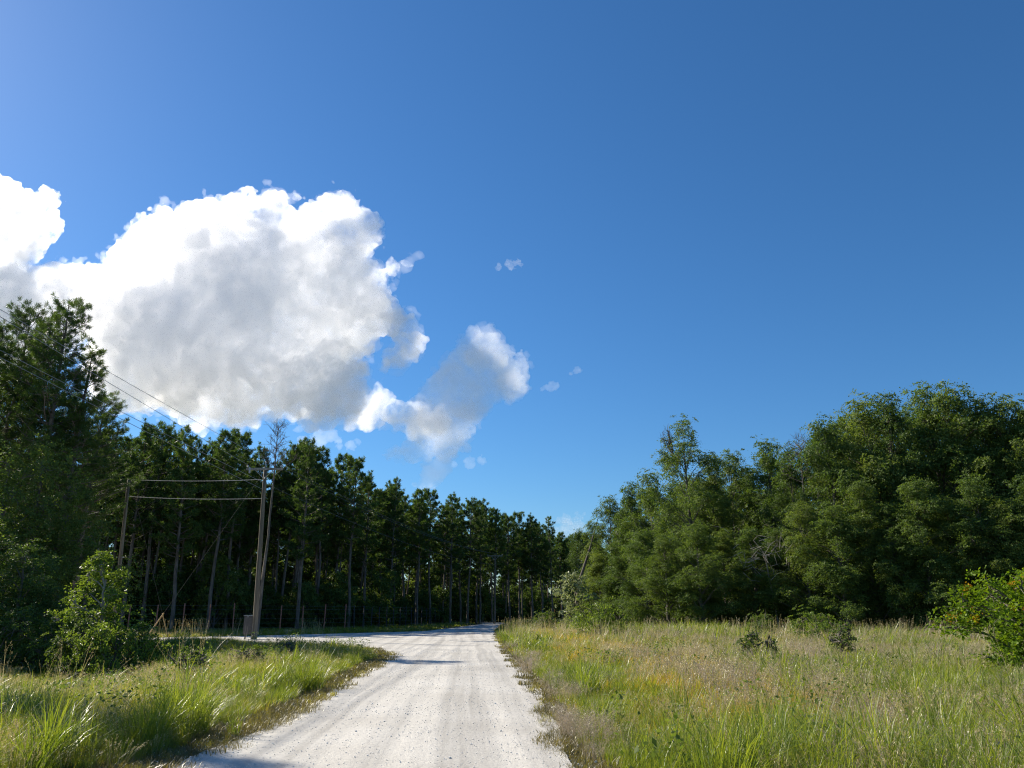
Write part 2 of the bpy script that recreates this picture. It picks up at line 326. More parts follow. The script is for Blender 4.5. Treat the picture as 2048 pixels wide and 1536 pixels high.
BIG = [(40,640,105),(130,620,80),(60,575,40),(100,560,34),(150,575,40),(210,600,75),(250,560,50),(300,600,110),(330,500,70),(275,480,36),(280,455,24),(325,430,28),(385,475,45),(350,450,28),
       (250,530,42),(420,520,120),(445,440,45),(432,412,22),(485,405,34),(530,420,44),(590,480,70),(596,392,16),(640,430,42),(690,408,36),(655,398,18),(705,470,60),(725,500,32),
       (600,560,120),(450,640,150),(330,690,130),(260,700,90),(240,760,60),(420,740,110),(520,760,90),(560,690,130),(700,580,75),(690,640,90),(750,575,40),(780,535,26),(812,522,20),
       (760,630,50),(800,660,38),(825,680,22),(800,710,36),(776,735,22),(640,750,90),(590,790,55),(690,790,60),(712,752,34),(740,815,40),(660,825,38),(540,840,26),(480,800,45),
       (360,780,50),(300,800,28),(790,825,34),(745,832,30),(835,840,36),(870,850,34),(700,838,26),(620,850,18)]
TAIL = [(950,670,22),(972,672,24),(978,705,42),(942,700,30),(928,745,50),(980,755,55),(1030,745,30),(1046,722,14),(1022,772,32),(1048,770,16),(900,785,50),(940,795,50),(880,820,46),
        (850,838,44),(905,850,42),(930,830,32),(880,875,40),(830,895,28),(795,905,18),(775,910,10),(920,882,24),(890,900,26),(860,905,22)]
LEFT = [(0,395,42),(15,375,24),(22,440,60),(62,420,26),(88,405,30),(98,445,30),(100,475,20),(60,490,36),(10,520,45),(-40,470,90),(0,575,50),(-50,600,80)]
g_ = random.Random(4); TAIL_M = cloud_material(.032, True, .5, .74)
BIG = [(x, y, r, g_.uniform(-38, 38)) for x, y, r in BIG]; TAIL = [(x, y, r, g_.uniform(-15, 15)) for x, y, r in TAIL]
make_cloud("cloud", "huge grey-bellied cumulus cloud with white billowing rims above the pines", 1250, BIG, 2.5, big=58, seed=1, wob=.5)
make_cloud("cloud", "white cumulus tail rising to a narrow tower right of the huge cloud", 1150, TAIL, 2.0, big=34, seed=2, thick=.27, wob=.5, m=TAIL_M, grow=1.16)
make_cloud("cloud", "bright white cumulus cut off by the left edge of the picture", 1250, LEFT, 2.2, big=42, seed=3, wob=.5, grow=1.08)
VEIL = cloud_material(.012)
for parent, bl, D_, bg_, gr, sd_ in ((S.objects["cloud"], BIG, 1250, 50, 1.10, 7), (S.objects["cloud.001"], TAIL, 1150, 30, 1.22, 8)):
    v_ = make_cloud("wisps", None, D_, bl, 3.0, big=bg_, seed=sd_, wob=.95, thick=.2, m=VEIL, grow=gr)
    for k_ in ('category', 'kind'):
        if k_ in v_: del v_[k_]
    v_.parent = parent
WISP = cloud_material(.022)
make_cloud("cloud", "ragged little cloud hanging just under the white cumulus tail", 1150, [(862,950,24),(885,930,22),(845,968,16),(900,912,16),(872,965,14)], 1.6, big=30, seed=4, m=cloud_material(.03), pad=20, grow=1.2)
for px, py, r, sx, lb in ((700,888,10,2.0,"tiny white puff above the pines below the huge cloud"),(1020,530,9,2.4,"faint wisp of cloud in the open blue right of the huge cloud"),(1100,774,9,1.4,"small faint puff just right of the cloud tower"),(1152,742,7,1.3,"tiniest faint puff high right of the cloud tower"),
        (940,925,10,3.0,"thin flat wisp beside the ragged little cloud"),(1132,1035,12,2.6,"faint flat wisp low over the pines near the gap"),(1140,1062,18,1.6,"soft low cloud in the sky gap between pines and right woods"),(640,880,16,2.2,"low white cloud scrap showing above the pines right of the pole")):
    make_cloud("cloud", lb, 1400, [(px - r * sx, py + r * .4, r * .7), (px, py, r), (px + r * sx * .8, py - r * .4, r * .8)], 1.6, big=14 if r < 12 else 24, seed=px % 13, m=WISP, wob=.6, pad=12, grow=1.35)
# ------------------------------------------------------------------ ground and road
ROAD_PX_R = [(1145,1536),(1122,1480),(1104,1430),(1082,1385),(1054,1345),(1030,1320),(1012,1300),(998,1284),(988,1270),(990,1260),(996,1254),(1004,1250.5)]
ROAD_PX_L = [(948,1250.5),(905,1256),(850,1262.5),(700,1266.5),(520,1271.5),(380,1274)]
ROAD_PX_L2 = [(395,1284),(500,1283),(545,1288),(620,1290),(700,1293),(752,1298),(780,1305),(780,1314),(748,1332),(702,1360),(646,1392),(566,1432),(470,1482),(345,1536)]
pR = [np.array([.95, -4.0])] + [np.array([.85, 4.0])] + [np.array(ground(*p)[:2]) for p in ROAD_PX_R]
pL = [np.array(ground(*p)[:2]) for p in ROAD_PX_L] ; pL2 = [np.array(ground(*p)[:2]) for p in ROAD_PX_L2]
w0, w1 = pL[-1], pL2[0]; dirw = unit(w0 - pL[-2])
farR = pR[-1] + np.array([.5, 14.0]); farL = pL[0] + np.array([.5, 14.0]); farR2 = farR + np.array([-4, 60.]); farL2 = farL + np.array([-4, 60.])
ROADP = np.array(pR + [farR, farR2, farL2, farL] + pL + [w0 + dirw * 40, w1 + dirw * 40] + pL2 + [np.array([-4.5, 4.0]), np.array([-4.6, -4.0])])
def jitter_poly(P, step=.25, amp=.045, seed=3):
    out = []; g = np.random.default_rng(seed)
    for a, b in zip(P, np.roll(P, -1, 0)):
        n = max(1, int(np.linalg.norm(b - a) / step)); n = min(n, 120); t = np.arange(n)[:, None] / n
        Q = a + (b - a) * t; nr = np.array([-(b - a)[1], (b - a)[0]]) / (np.linalg.norm(b - a) + 1e-9)
        Q = Q + nr * ((vnoise(Q[:, 0], Q[:, 1], 1.3, seed) - .5) * 5 * amp + g.normal(0, amp * .35, n))[:, None]; out.append(Q)
    return np.concatenate(out)
ROADJ = jitter_poly(ROADP)
def in_poly(x, y, P):
    x = np.asarray(x, float); y = np.asarray(y, float); c = np.zeros(x.shape, bool)
    x1, y1 = P[:, 0], P[:, 1]; x2, y2 = np.roll(x1, -1), np.roll(y1, -1)
    for a, b, d, e in zip(x1, y1, x2, y2):
        if b == e: continue
        c ^= ((b > y) != (e > y)) & (x < (d - a) * (y - b) / (e - b) + a)
    return c
def road_dist(x, y, P=ROADP):
    """distance outside the road (negative inside)"""
    x = np.asarray(x, float); y = np.asarray(y, float); d = np.full(x.shape, 1e9)
    for a, b in zip(P, np.roll(P, -1, 0)):
        ab = b - a; t = np.clip(((x - a[0]) * ab[0] + (y - a[1]) * ab[1]) / (ab @ ab + 1e-9), 0, 1)
        d = np.minimum(d, np.hypot(x - a[0] - ab[0] * t, y - a[1] - ab[1] * t))
    return np.where(in_poly(x, y, P), -d, d)
def smooth(a, b, x): t = np.clip((x - a) / (b - a), 0, 1); return t * t * (3 - 2 * t)
def height(x, y, d=None):
    x = np.asarray(x, float); y = np.asarray(y, float)
    if d is None: d = road_dist(x, y)
    left = (x < -1.5) & (y < 52)
    ditch = -.75 * smooth(3.0, 8.5, d) * (1 - .7 * smooth(15, 24, d)) * left * smooth(52, 44, y) * smooth(500, 60, y)
    lum = (vnoise(x, y, 3.5, 2) - .5) * .22 * smooth(.3, 2.5, d) + (vnoise(x, y, .8, 4) - .5) * .06 * smooth(.1, 1, d)
    shoulder = -.06 * smooth(-.3, .6, d)
    return ditch + lum * smooth(400, 120, np.hypot(x, y)) + shoulder
def grid_mesh(name, xs, ys, m):
    X, Y = np.meshgrid(xs, ys); Z = height(X, Y); V = np.stack([X, Y, Z], -1).reshape(-1, 3); a, b = len(xs), len(ys)
    i = np.arange(b - 1)[:, None] * a + np.arange(a - 1)[None]; F = np.stack([i, i + 1, i + a + 1, i + a], -1).reshape(-1, 4)
    return mesh_from(name, V, F, m, True)
def soil():
    m, t = mat("meadow_soil"); out = N(t, "ShaderNodeOutputMaterial"); p = N(t, "ShaderNodeBsdfPrincipled")
    f = noise(t, .9, 6, .7); f2 = noise(t, 14, 4, .6); a = N(t, "ShaderNodeMath", op='MULTIPLY_ADD'); L(t, f2, a.inputs[0]); a.inputs[1].default_value = .5
    b = N(t, "ShaderNodeMath", op='MULTIPLY'); L(t, f, b.inputs[0]); b.inputs[1].default_value = .5; L(t, b.outputs[0], a.inputs[2])
    L(t, ramp(t, a.outputs[0], [(.35, (.045, .052, .02)), (.5, (.09, .085, .04)), (.68, (.16, .135, .08))]), p.inputs['Base Color']); p.inputs['Roughness'].default_value = 1
    bp = N(t, "ShaderNodeBump"); bp.inputs['Distance'].default_value = .05; bp.inputs['Strength'].default_value = .8; L(t, f2, bp.inputs['Height']); L(t, bp.outputs[0], p.inputs['Normal'])
    L(t, p.outputs[0], out.inputs[0]); return m
xs = np.unique(np.concatenate([np.linspace(-2500, -90, 14), np.linspace(-90, 70, 330), np.linspace(70, 2500, 14)]))
ys = np.unique(np.concatenate([np.linspace(-300, -6, 8), np.linspace(-6, 62, 200), np.linspace(62, 200, 60), np.linspace(200, 3000, 16)]))
tag(obj("ground", grid_mesh("ground", xs, ys, soil())), "rough grassy ground reaching from the road to the woods", kind='structure')
def limestone():
    m, t = mat("crushed_limestone"); out = N(t, "ShaderNodeOutputMaterial"); p = N(t, "ShaderNodeBsdfPrincipled"); tc = N(t, "ShaderNodeTexCoord")
    vo = N(t, "ShaderNodeTexVoronoi"); vo.inputs['Scale'].default_value = 26; L(t, tc.outputs['Object'], vo.inputs['Vector'])
    vo2 = N(t, "ShaderNodeTexVoronoi"); vo2.inputs['Scale'].default_value = 60; L(t, tc.outputs['Object'], vo2.inputs['Vector'])
    big = noise(t, .35, 4, .6); mid = noise(t, 5, 5, .7)
    base = ramp(t, big, [(.25, (.44, .418, .375)), (.5, (.52, .50, .455)), (.8, (.59, .57, .525))])
    spk = ramp(t, vo.outputs['Color'], [(.0, (.78, .77, .76)), (.35, (.95, .95, .95)), (1, (1.08, 1.07, 1.05))])
    m1 = N(t, "ShaderNodeMix", data_type='RGBA', blend_type='MULTIPLY'); m1.inputs[0].default_value = .75; L(t, base, m1.inputs[6]); L(t, spk, m1.inputs[7])
    # tyre tracks: packed pale dust in two long streaks, loose darker stone between; the road runs nearly along +Y here
    sp = N(t, "ShaderNodeSeparateXYZ"); L(t, tc.outputs['Object'], sp.inputs[0])
    wv = N(t, "ShaderNodeMath", op='MULTIPLY_ADD'); L(t, sp.outputs['Y'], wv.inputs[0]); wv.inputs[1].default_value = .055; L(t, sp.outputs['X'], wv.inputs[2])
    ad = N(t, "ShaderNodeMath", op='ADD'); L(t, wv.outputs[0], ad.inputs[0]); wob_ = N(t, 'ShaderNodeMath', op='MULTIPLY'); L(t, noise(t, .12, 1), wob_.inputs[0]); wob_.inputs[1].default_value = .5; L(t, wob_.outputs[0], ad.inputs[1])
    cb = N(t, "ShaderNodeCombineXYZ"); L(t, ad.outputs[0], cb.inputs[0]); ys_ = N(t, "ShaderNodeMath", op='MULTIPLY'); L(t, sp.outputs['Y'], ys_.inputs[0]); ys_.inputs[1].default_value = .012; L(t, ys_.outputs[0], cb.inputs[1])
    st = noise(t, 1.9, 4, .6, vec=cb.outputs[0]); tr = ramp(t, st, [(.38, (.66, .655, .65)), (.5, (.95, .95, .95)), (.60, (1.14, 1.13, 1.11))])
    m2 = N(t, "ShaderNodeMix", data_type='RGBA', blend_type='MULTIPLY'); m2.inputs[0].default_value = .7; L(t, m1.outputs[2], m2.inputs[6]); L(t, tr, m2.inputs[7])
    L(t, m2.outputs[2], p.inputs['Base Color']); p.inputs['Roughness'].default_value = .95; p.inputs['Specular IOR Level'].default_value = .2
    h = N(t, "ShaderNodeMath", op='MULTIPLY_ADD'); L(t, vo.outputs['Distance'], h.inputs[0]); h.inputs[1].default_value = -.25; L(t, mid, h.inputs[2])
    h2 = N(t, "ShaderNodeMath", op='MULTIPLY_ADD'); L(t, vo2.outputs['Distance'], h2.inputs[0]); h2.inputs[1].default_value = -.35; L(t, h.outputs[0], h2.inputs[2])
    h3 = N(t, "ShaderNodeMath", op='MULTIPLY_ADD'); L(t, st, h3.inputs[0]); h3.inputs[1].default_value = .8; L(t, h2.outputs[0], h3.inputs[2])
    bp = N(t, "ShaderNodeBump"); bp.inputs['Distance'].default_value = .016; bp.inputs['Strength'].default_value = .8; L(t, h3.outputs[0], bp.inputs['Height']); L(t, bp.outputs[0], p.inputs['Normal'])
    L(t, p.outputs[0], out.inputs[0]); return m
LIME = limestone()
bm = bmesh.new(); vs = [bm.verts.new((x, y, 0.006)) for x, y in ROADJ]
es = [bm.edges.new((vs[k], vs[(k + 1) % len(vs)])) for k in range(len(vs))]
bmesh.ops.triangle_fill(bm, use_beauty=True, edges=es)
for f in bm.faces:
    if f.normal.z < 0: f.normal_flip()
me = bpy.data.meshes.new("gravel_road"); bm.to_mesh(me); bm.free(); me.materials.append(LIME)
tag(obj("gravel_road", me), "white crushed limestone road with a side road branching left", kind='structure')
# ------------------------------------------------------------------ utility poles, wires, cabinet, fence
WOODP = bark_mat("weathered_pole_wood", (.08, .065, .045), (.21, .175, .125), 9, .85, .25, .05)
STEEL = plain_mat("galvanised_steel", (.45, .46, .47), .45, .8); WIRE = plain_mat("aluminium_cable", (.30, .31, .33), .5, .4); DARKW = plain_mat("dark_cable", (.05, .05, .055), .5)
PALEC = plain_mat("pale_cable", (.55, .54, .52), .5, .2)
PORC = plain_mat("grey_porcelain", (.42, .43, .45), .25); CABM = plain_mat("dark_grey_cabinet_paint", (.075, .07, .068), .55); YEL = plain_mat("faded_yellow_sleeve", (.55, .33, .10), .6)
RUST = bark_mat("rusty_steel", (.34, .10, .06), (.58, .21, .12), 12, .85, .1, .5)
def pole(name, label, b, top, r0, r1, arm=None, armlen=2.4, pin=True):
    e = bpy.data.objects.new(name, None); C.objects.link(e); e.location = b; tag(e, label, "utility pole")
    t = np.array(top - b); T = Tubes(); s = np.linspace(0, 1, 9)[:, None]; s[0] = -.03
    T.add(t * s, r0 + (r1 - r0) * s[:, 0], 14); obj("shaft", T.mesh("shaft", WOODP), e)
    if arm is not None:
        c = t * arm + np.array([0, -r1 - .055, 0]); B = Boxes(); B.box(Vector(c), (armlen, .10, .15), bev=.012); obj("crossarm", B.mesh("crossarm", DEAD), e)
        for sgn in (-1, 1):
            T = Tubes(); T.add([c + [sgn * .62, -.02, -.05], c + [sgn * .03, .0, -.62]], .02, 6); obj("brace", T.mesh("brace", STEEL), e)
        for sx in (-.46, .46):
            T = Tubes(); q = c + [sx * armlen, 0, .06]; T.add([q, q + [0, 0, .05], q + [0, 0, .06], q + [0, 0, .10], q + [0, 0, .11], q + [0, 0, .17], q + [0, 0, .20]], [.015, .015, .05, .055, .035, .05, .02], 8)
            obj("insulator", T.mesh("insulator", PORC), e)
        if pin:
            T = Tubes(); T.add([t * .985 + [0, -r1 - .02, 0], t + [0, -.03, .22], t + [0, -.03, .24], t + [0, -.03, .30], t + [0, -.03, .36]], [.018, .018, .05, .06, .02], 8); obj("top_insulator", T.mesh("top_insulator", PORC), e)
            T = Tubes(); q = c + [-.40 * armlen, -.07, -.30]; T.add([q, q + [0, 0, .05], q + [0, 0, .35], q + [0, 0, .42]], [.02, .06, .055, .02], 8); obj("lightning_arrester", T.mesh("lightning_arrester", PORC), e)
    return e, t
g0 = ground(508, 1279); top0 = at(531, 934, g0.y); MAIN, mt = pole("utility_pole", "tall weathered wooden utility pole with a crossarm standing beside the grey cabinet", g0, top0, .165, .115, arm=.985)
g1 = ground(224, 1278); top1 = at(258, 957, g1.y); STUB, st_ = pole("utility_pole", "plain wooden pole without crossarm rising behind the light green young tree", g1, top1, .13, .10)
g2 = at(989, 1240, 122); g2.z = 0; top2 = at(990, 1110, 122); pole("utility_pole", "small distant utility pole with a pale crossarm where the road bends", g2, top2, .15, .11, arm=.985, pin=False)
def catenary(a, b, sag, n=24):
    a = np.array(a, float); b = np.array(b, float); s = np.linspace(0, 1, n)[:, None]; return a + (b - a) * s - np.array([0, 0, 1]) * sag * 4 * s * (1 - s)
def wire(label, a, b, sag, r=.011, m=None, name="power_line", cat="cable"):
    T = Tubes(); T.add(catenary(a, b, sag), r, 5); return tag(obj(name, T.mesh(name, m or WIRE)), label, cat)
A = Vector(g0) + Vector(mt) * .985; NEARY = -22.0
def through(P, px, py, z):                 # the line from P that crosses the pixel ray at height z, carried on to NEARY
    r = ray(px, py); t = (z - EYE) / r.z; Q = Vector((r.x * t, r.y * t, z)); d = Q - P; return P + d * ((NEARY - P.y) / d.y)
P1 = A + Vector((0, -.1, .62)); P2 = A + Vector((-1.1, -.15, .26)); P3 = A + Vector((0, -.1, -.9)); P4 = A + Vector((0, -.1, -1.35))
wire("upper of the two high power lines crossing the big cloud", P1, through(P1, 0, 597, P1.z - .15), .35)
wire("power line just below the topmost one crossing the big cloud", P2, through(P2, 0, 611, P2.z - .15), .35)
wire("upper of the two low power lines in front of the big left pines", P3, through(P3, 232, 808, P3.z - .1), .25)
wire("lowest power line passing in front of the big left pines", P4, through(P4, 232, 822, P4.z - .1), .25)
B2 = top2 + Vector((0, -.1, .1)); 
wire("upper thin power line running on from the main pole to the distant pole", P1, B2 + Vector((-.6, 0, .2)), 1.0, .012, DARKW)
wire("second thin power line running on toward the distant pole", P2 + Vector((2.2, 0, 0)), B2 + Vector((.8, 0, 0)), 1.0, .012, DARKW)
wire("lower thin power line running on toward the distant pole", P3, B2 + Vector((0, 0, -1.6)), 1.0, .012, DARKW)
S1 = Vector(g1) + Vector(st_)
wire("upper pale cable strung between the plain pole and the crossarm pole", S1 + Vector((.1, 0, -.08)), at(521, 959, g0.y - .2), .10, .015, PALEC)
wire("lower pale cable strung between the two near poles", at(256, 993, g1.y), at(523, 997, g0.y - .2), .10, .015, PALEC)
wire("upper pale cable running left from the plain pole into the trees", at(250, 975, g1.y), at(-220, 1086, 50), .15, .018, PALEC)
wire("lower pale cable running left from the plain pole into the trees", at(247, 1012, g1.y), at(-220, 1108, 50), .15, .018, PALEC)
def guy(label, a, b, sl):
    e = bpy.data.objects.new("guy_wire", None); C.objects.link(e); e.location = b; tag(e, label, "guy wire"); a = np.array(a - b); T = Tubes(); T.add([a, a * .5, a * 0], .007, 5); obj("strand", T.mesh("strand", DARKW), e)
    T = Tubes(); d = a / np.linalg.norm(a); T.add([d * .02, d * sl], .038, 8); obj("sleeve", T.mesh("sleeve", YEL), e)
gb = ground(293, 1275); gb.y += 0; guy("long guy wire slanting down left from the crossarm pole to a yellow sleeve", at(520, 955, g0.y), gb, 2.1)
gb2 = at(338, 1256, 56); gb2.z = 0; guy("guy wire with a steep yellow sleeve running down from the plain pole", at(262, 962, g1.y), gb2, 1.7)
e = bpy.data.objects.new("utility_cabinet", None); C.objects.link(e); cb = g0 + Vector((-.46, .25, 0)); e.location = cb; tag(e, "dark grey metal cabinet on legs beside the crossarm pole", "cabinet")
B = Boxes(); B.box(Vector((0, 0, .86)), (.60, .42, 1.12), bev=.015); obj("body", B.mesh("body", CABM), e)
B = Boxes(); B.box(Vector((0, -.01, 1.445)), (.66, .50, .04), bev=.008); obj("lid", B.mesh("lid", STEEL), e)
B = Boxes(); B.box(Vector((-.05, -.225, 1.36)), (.09, .03, .05), bev=.006); obj("latch", B.mesh("latch", STEEL), e)
for sx in (-1, 1):
    B = Boxes(); B.box(Vector((sx * .2, 0, .13)), (.07, .07, .34)); obj("leg", B.mesh("leg", CABM), e)
for k, (px, h_) in enumerate(((488, .7), (492, .65), (502, .85))):
    T = Tubes(); q = at(px, 1280, g0.y - .5); q.z = -.05; T.add([q, q + Vector((.03, 0, h_ + .2))], .012, 5); tag(obj("wooden_stake", T.mesh("stake", DEAD)), ["leftmost thin stake in front of the grey cabinet", "middle thin stake in front of the grey cabinet", "thin stake between the grey cabinet and the crossarm pole"][k], "stake")
# deer fence: rusty posts and thin wires
FP = [(-200, 62), (200, 65), (690, 78), (800, 96), (960, 150), (1130, 158), (1190, 150)]
FW = np.array([[ground(px, 1240).x / ground(px, 1240).y * Y, Y] for px, Y in FP])
def fence(label, P, gap, hgt, m, wires, seed, cols=None):
    e = bpy.data.objects.new("deer_fence", None); C.objects.link(e); e.location = (P[0][0], P[0][1], 0); tag(e, label, "fence"); o0 = np.array([P[0][0], P[0][1], 0]); g = np.random.default_rng(seed)
    pts = []
    for a, b in zip(P[:-1], P[1:]):
        n = max(1, int(round(np.linalg.norm(b - a) / gap))); pts += [a + (b - a) * k / n for k in range(n)]
    pts.append(P[-1]); base = None
    for q in pts:
        q3 = np.array([q[0], q[1], 0]) - o0; T = Tubes(); h_ = hgt * g.uniform(.94, 1.04)
        T.add([q3 + [0, 0, -.2], q3 + [g.normal(0, .03), 0, h_]], .055, 8); obj("post", T.mesh("post", m), e)
    T = Tubes(); W = np.array(pts)
    for z in wires: T.add(np.column_stack([W - o0[:2], np.full(len(W), z)]) + [0, -.05, 0], .004, 4)
    obj("wires", T.mesh("wires", WIRE), e)
fence("tall deer fence of rusty red posts along the side road", FW[:3], 2.15, 2.35, RUST, (.3, .7, 1.1, 1.5, 1.9, 2.2), 1)
fence("dark stretch of deer fence following the main road to the bend", FW[2:5], 2.6, 2.3, plain_mat("dark_post", (.035, .03, .028), .8), (.3, .7, 1.1, 1.5, 1.9, 2.2), 2)
fence("far deer fence of thin red posts crossing at the end of the road", FW[4:], 2.2, 2.6, RUST, (.4, 1.2, 2.0), 3)
# ------------------------------------------------------------------ trees
PV = [pine_parts(100 + k, 20, cf=c, R=r, nb=58, tufts=t_*1.25, needles=30, ln=.38, wd=.06, pointy=p, sprayk=.36) for k, (c, r, t_, p) in enumerate([(.56, 3.0, 5, .55), (.52, 2.6, 5, .4), (.62, 2.8, 5, .7), (.50, 3.1, 4.5, .45), (.66, 2.7, 5, .8), (.58, 2.5, 5.5, .6)])]
PN = [pine_parts(200 + k, 21, cf=c, R=r, nb=82, tufts=6.5, needles=54, ln=.26, wd=.024, r0=.22, pointy=p) for k, (c, r, p) in enumerate([(.66, 3.7, .55), (.6, 3.3, .4), (.62, 2.8, .7)])]
def pine_at(k, xt, yt, Y, label, near=False, group=None, wide=1.0):
    p = at(xt, yt, Y); H0, V_ = (21, PN) if near else (20, PV); s = p.z / H0; g = random.Random(k * 7 + 1); w_ = wide * (s ** .5)
    return tree("pine_tree", label, "pine tree", (p.x, Y, float(height(p.x, Y)) - .05), V_[k % len(V_)], g.uniform(0, 6.28), (w_, w_, s), (g.gauss(0, .012), g.gauss(0, .012)), group)
pine_at(0, 142, 612, 44, "tallest pine on the left, its pointed top standing against the big cloud", True)
pine_at(1, 60, 628, 46, "pine with a flat-topped crown left of the tallest pine", True)
pine_at(2, 5, 655, 43, "pine cut off by the left edge of the picture", True)
pine_at(0, 100, 680, 48, "pine filling the space between the two tallest left pines", True)
pine_at(1, 30, 740, 50, "pine standing behind the leftmost pines, its top half hidden", True)
pine_at(2, 150, 790, 52, "pine low behind the trunk of the tallest left pine", True)
pine_at(2, 186, 705, 45, "dark pine on the right flank of the tallest left pine, reaching widest right", True, None, 1.1)
pine_at(1, 208, 800, 49, "shorter pine low on the right flank of the big left pines", True)
FRONT = [(222,866,70),(262,884,76),(298,851,70),(334,862,74),(390,859,70),(428,900,78),(456,868,73),(490,872,78),(524,894,84),(588,902,84),(622,878,76),(655,900,86),(690,914,90),(716,924,86),(742,948,92),
         (770,988,100),(791,961,100),(818,992,108),(842,982,106),(868,986,112),(906,989,112),(938,1008,120),(962,1022,126),(990,1021,128),(1020,1036,136),(1038,1030,142),(1063,1032,142),(1082,1052,150),(1102,1036,142),(1122,1066,156),(1142,1088,178),(1134,1098,190)]
rightpole = 0; leftpole = 0; nleft = sum(1 for x, _, _ in FRONT if x < 530)
ORD = "first second third fourth fifth sixth seventh eighth ninth tenth eleventh twelfth thirteenth fourteenth fifteenth sixteenth seventeenth eighteenth nineteenth twentieth twenty-first twenty-second twenty-third twenty-fourth".split()
for k, (x, y, Y) in enumerate(FRONT):
    if x < 530: lb = f"{ORD[nleft - 1 - k]} front-row pine left of the crossarm pole"
    else:
        lb = f"{ORD[k - nleft]} front-row pine right of the crossarm pole"
    lb += {622: ", taller than its neighbours", 1102: ", rounded, beside the sky gap", 906: ", with a sharply pointed top", 1142: ", low and far off in the gap"}.get(x, "")
    pine_at(k, x, y, Y, lb)
FX = np.array([x for x, _, _ in FRONT]); seen_labels = set(); beyond = {}
def place_words(px, head):
    """a label that ties a plant deep in the stand to the nearest front-row pine"""
    if px < FX.min():
        beyond[head] = beyond.get(head, 0) + 1; return f"{head}, {ORD[beyond[head] - 1]} in its row from the picture's left edge"
    k = int(np.argmin(np.abs(FX - px))); o_, sd = (ORD[nleft - 1 - k], "left") if FX[k] < 530 else (ORD[k - nleft], "right")
    where = "just left of" if px < FX[k] else "just right of"; lb = f"{head} {where} the {o_} front pine {sd} of the pole"
    if lb in seen_labels: lb = lb.replace("just left of", "farther left from").replace("just right of", "farther right from")
    seen_labels.add(lb); return lb
g = np.random.default_rng(5); n = 0
for row, (dy, cnt) in enumerate(((7, 46), (15, 46), (25, 44), (38, 40))):
    for k in range(cnt):
        px = -60 + (1190 + 60) * (k + g.uniform(.1, .9)) / cnt
        Yf = np.interp(px, [0, 200, 620, 800, 960, 1130], [70, 70, 78, 100, 124, 150]) + dy + g.uniform(-2, 3); zt = g.uniform(14, 19.6)
        p = at(px, 1150, Yf); lb = place_words(px, ["second-row pine", "third-row pine", "fourth-row pine", "rearmost pine"][row])
        tree("pine_tree", lb, "pine tree", (p.x, Yf, -.05), PV[int(g.integers(6))], g.uniform(0, 6.28), (zt / 20 * g.uniform(.8, 1.05),) * 2 + (zt / 20,), (g.normal(0, .02), g.normal(0, .02)), "pines deep in the stand"); n += 1
q = ground(450, 1532); tree("pine_tree", "pine just outside the picture whose top shadows the near road edge", "pine tree", (q.x - 22.9, q.y + 15.5, -.3), PV[5], 1.0, (.6, .6, .95)) 
# dead trees and snags
def bare(label, xt, yt, Y, seed, cz=.6, L0=2.2, nb=16, m=None, lean=(0, 0), r0=.13):
    p = at(xt, yt, Y); tree("dead_tree", label, "dead tree", (p.x, Y, 0), bare_tree_parts(seed, p.z, r0, cz, nb, L0, m), 0, (1, 1, 1), lean, None, ("trunk", "branches"))
p = at(546, 852, 58); pb = ground(514, 1272); tree("dead_tree", "tall pale dead tree with bare crown close behind the crossarm pole", "dead tree", (at(514, 1262, 58).x, 58, 0), bare_tree_parts(31, p.z, .12, .74, 22, 2.0, BARKG), .4, (1, 1, 1), (0, 0), None, ("trunk", "branches"))
bare("leafless grey tree reaching above the pines right of the tallest pine", 234, 866, 74, 32, .5, 2.0, 22)
bare("smaller leafless grey tree just left of the second pine group", 262, 878, 80, 33, .55, 1.8, 18)
bare("leafless thin-twigged tree among the right-hand treetops", 1592, 880, 60, 34, .75, 2.2, 22, BARKG)
b0 = at(1160, 1160, 88); t0_ = at(1197, 1032, 88); T = Tubes(); T.add([Vector((b0.x - .9, 88, -.1)), b0, (b0 + t0_) / 2 + Vector((.1, 0, 0)), t0_], [.22, .18, .11, .03], 8); T.add([b0 + (t0_ - b0) * .3, b0 + (t0_ - b0) * .3 + Vector((1.1, 0, 1.2))], [.05, .015], 5); T.add([b0 + (t0_ - b0) * .45, b0 + (t0_ - b0) * .45 + Vector((-.8, 0, .9))], [.04, .01], 5)
tag(obj("dead_snag", T.mesh("dead_snag", BARK)), "dark broken snag leaning right beside the gap of sky", "dead tree")
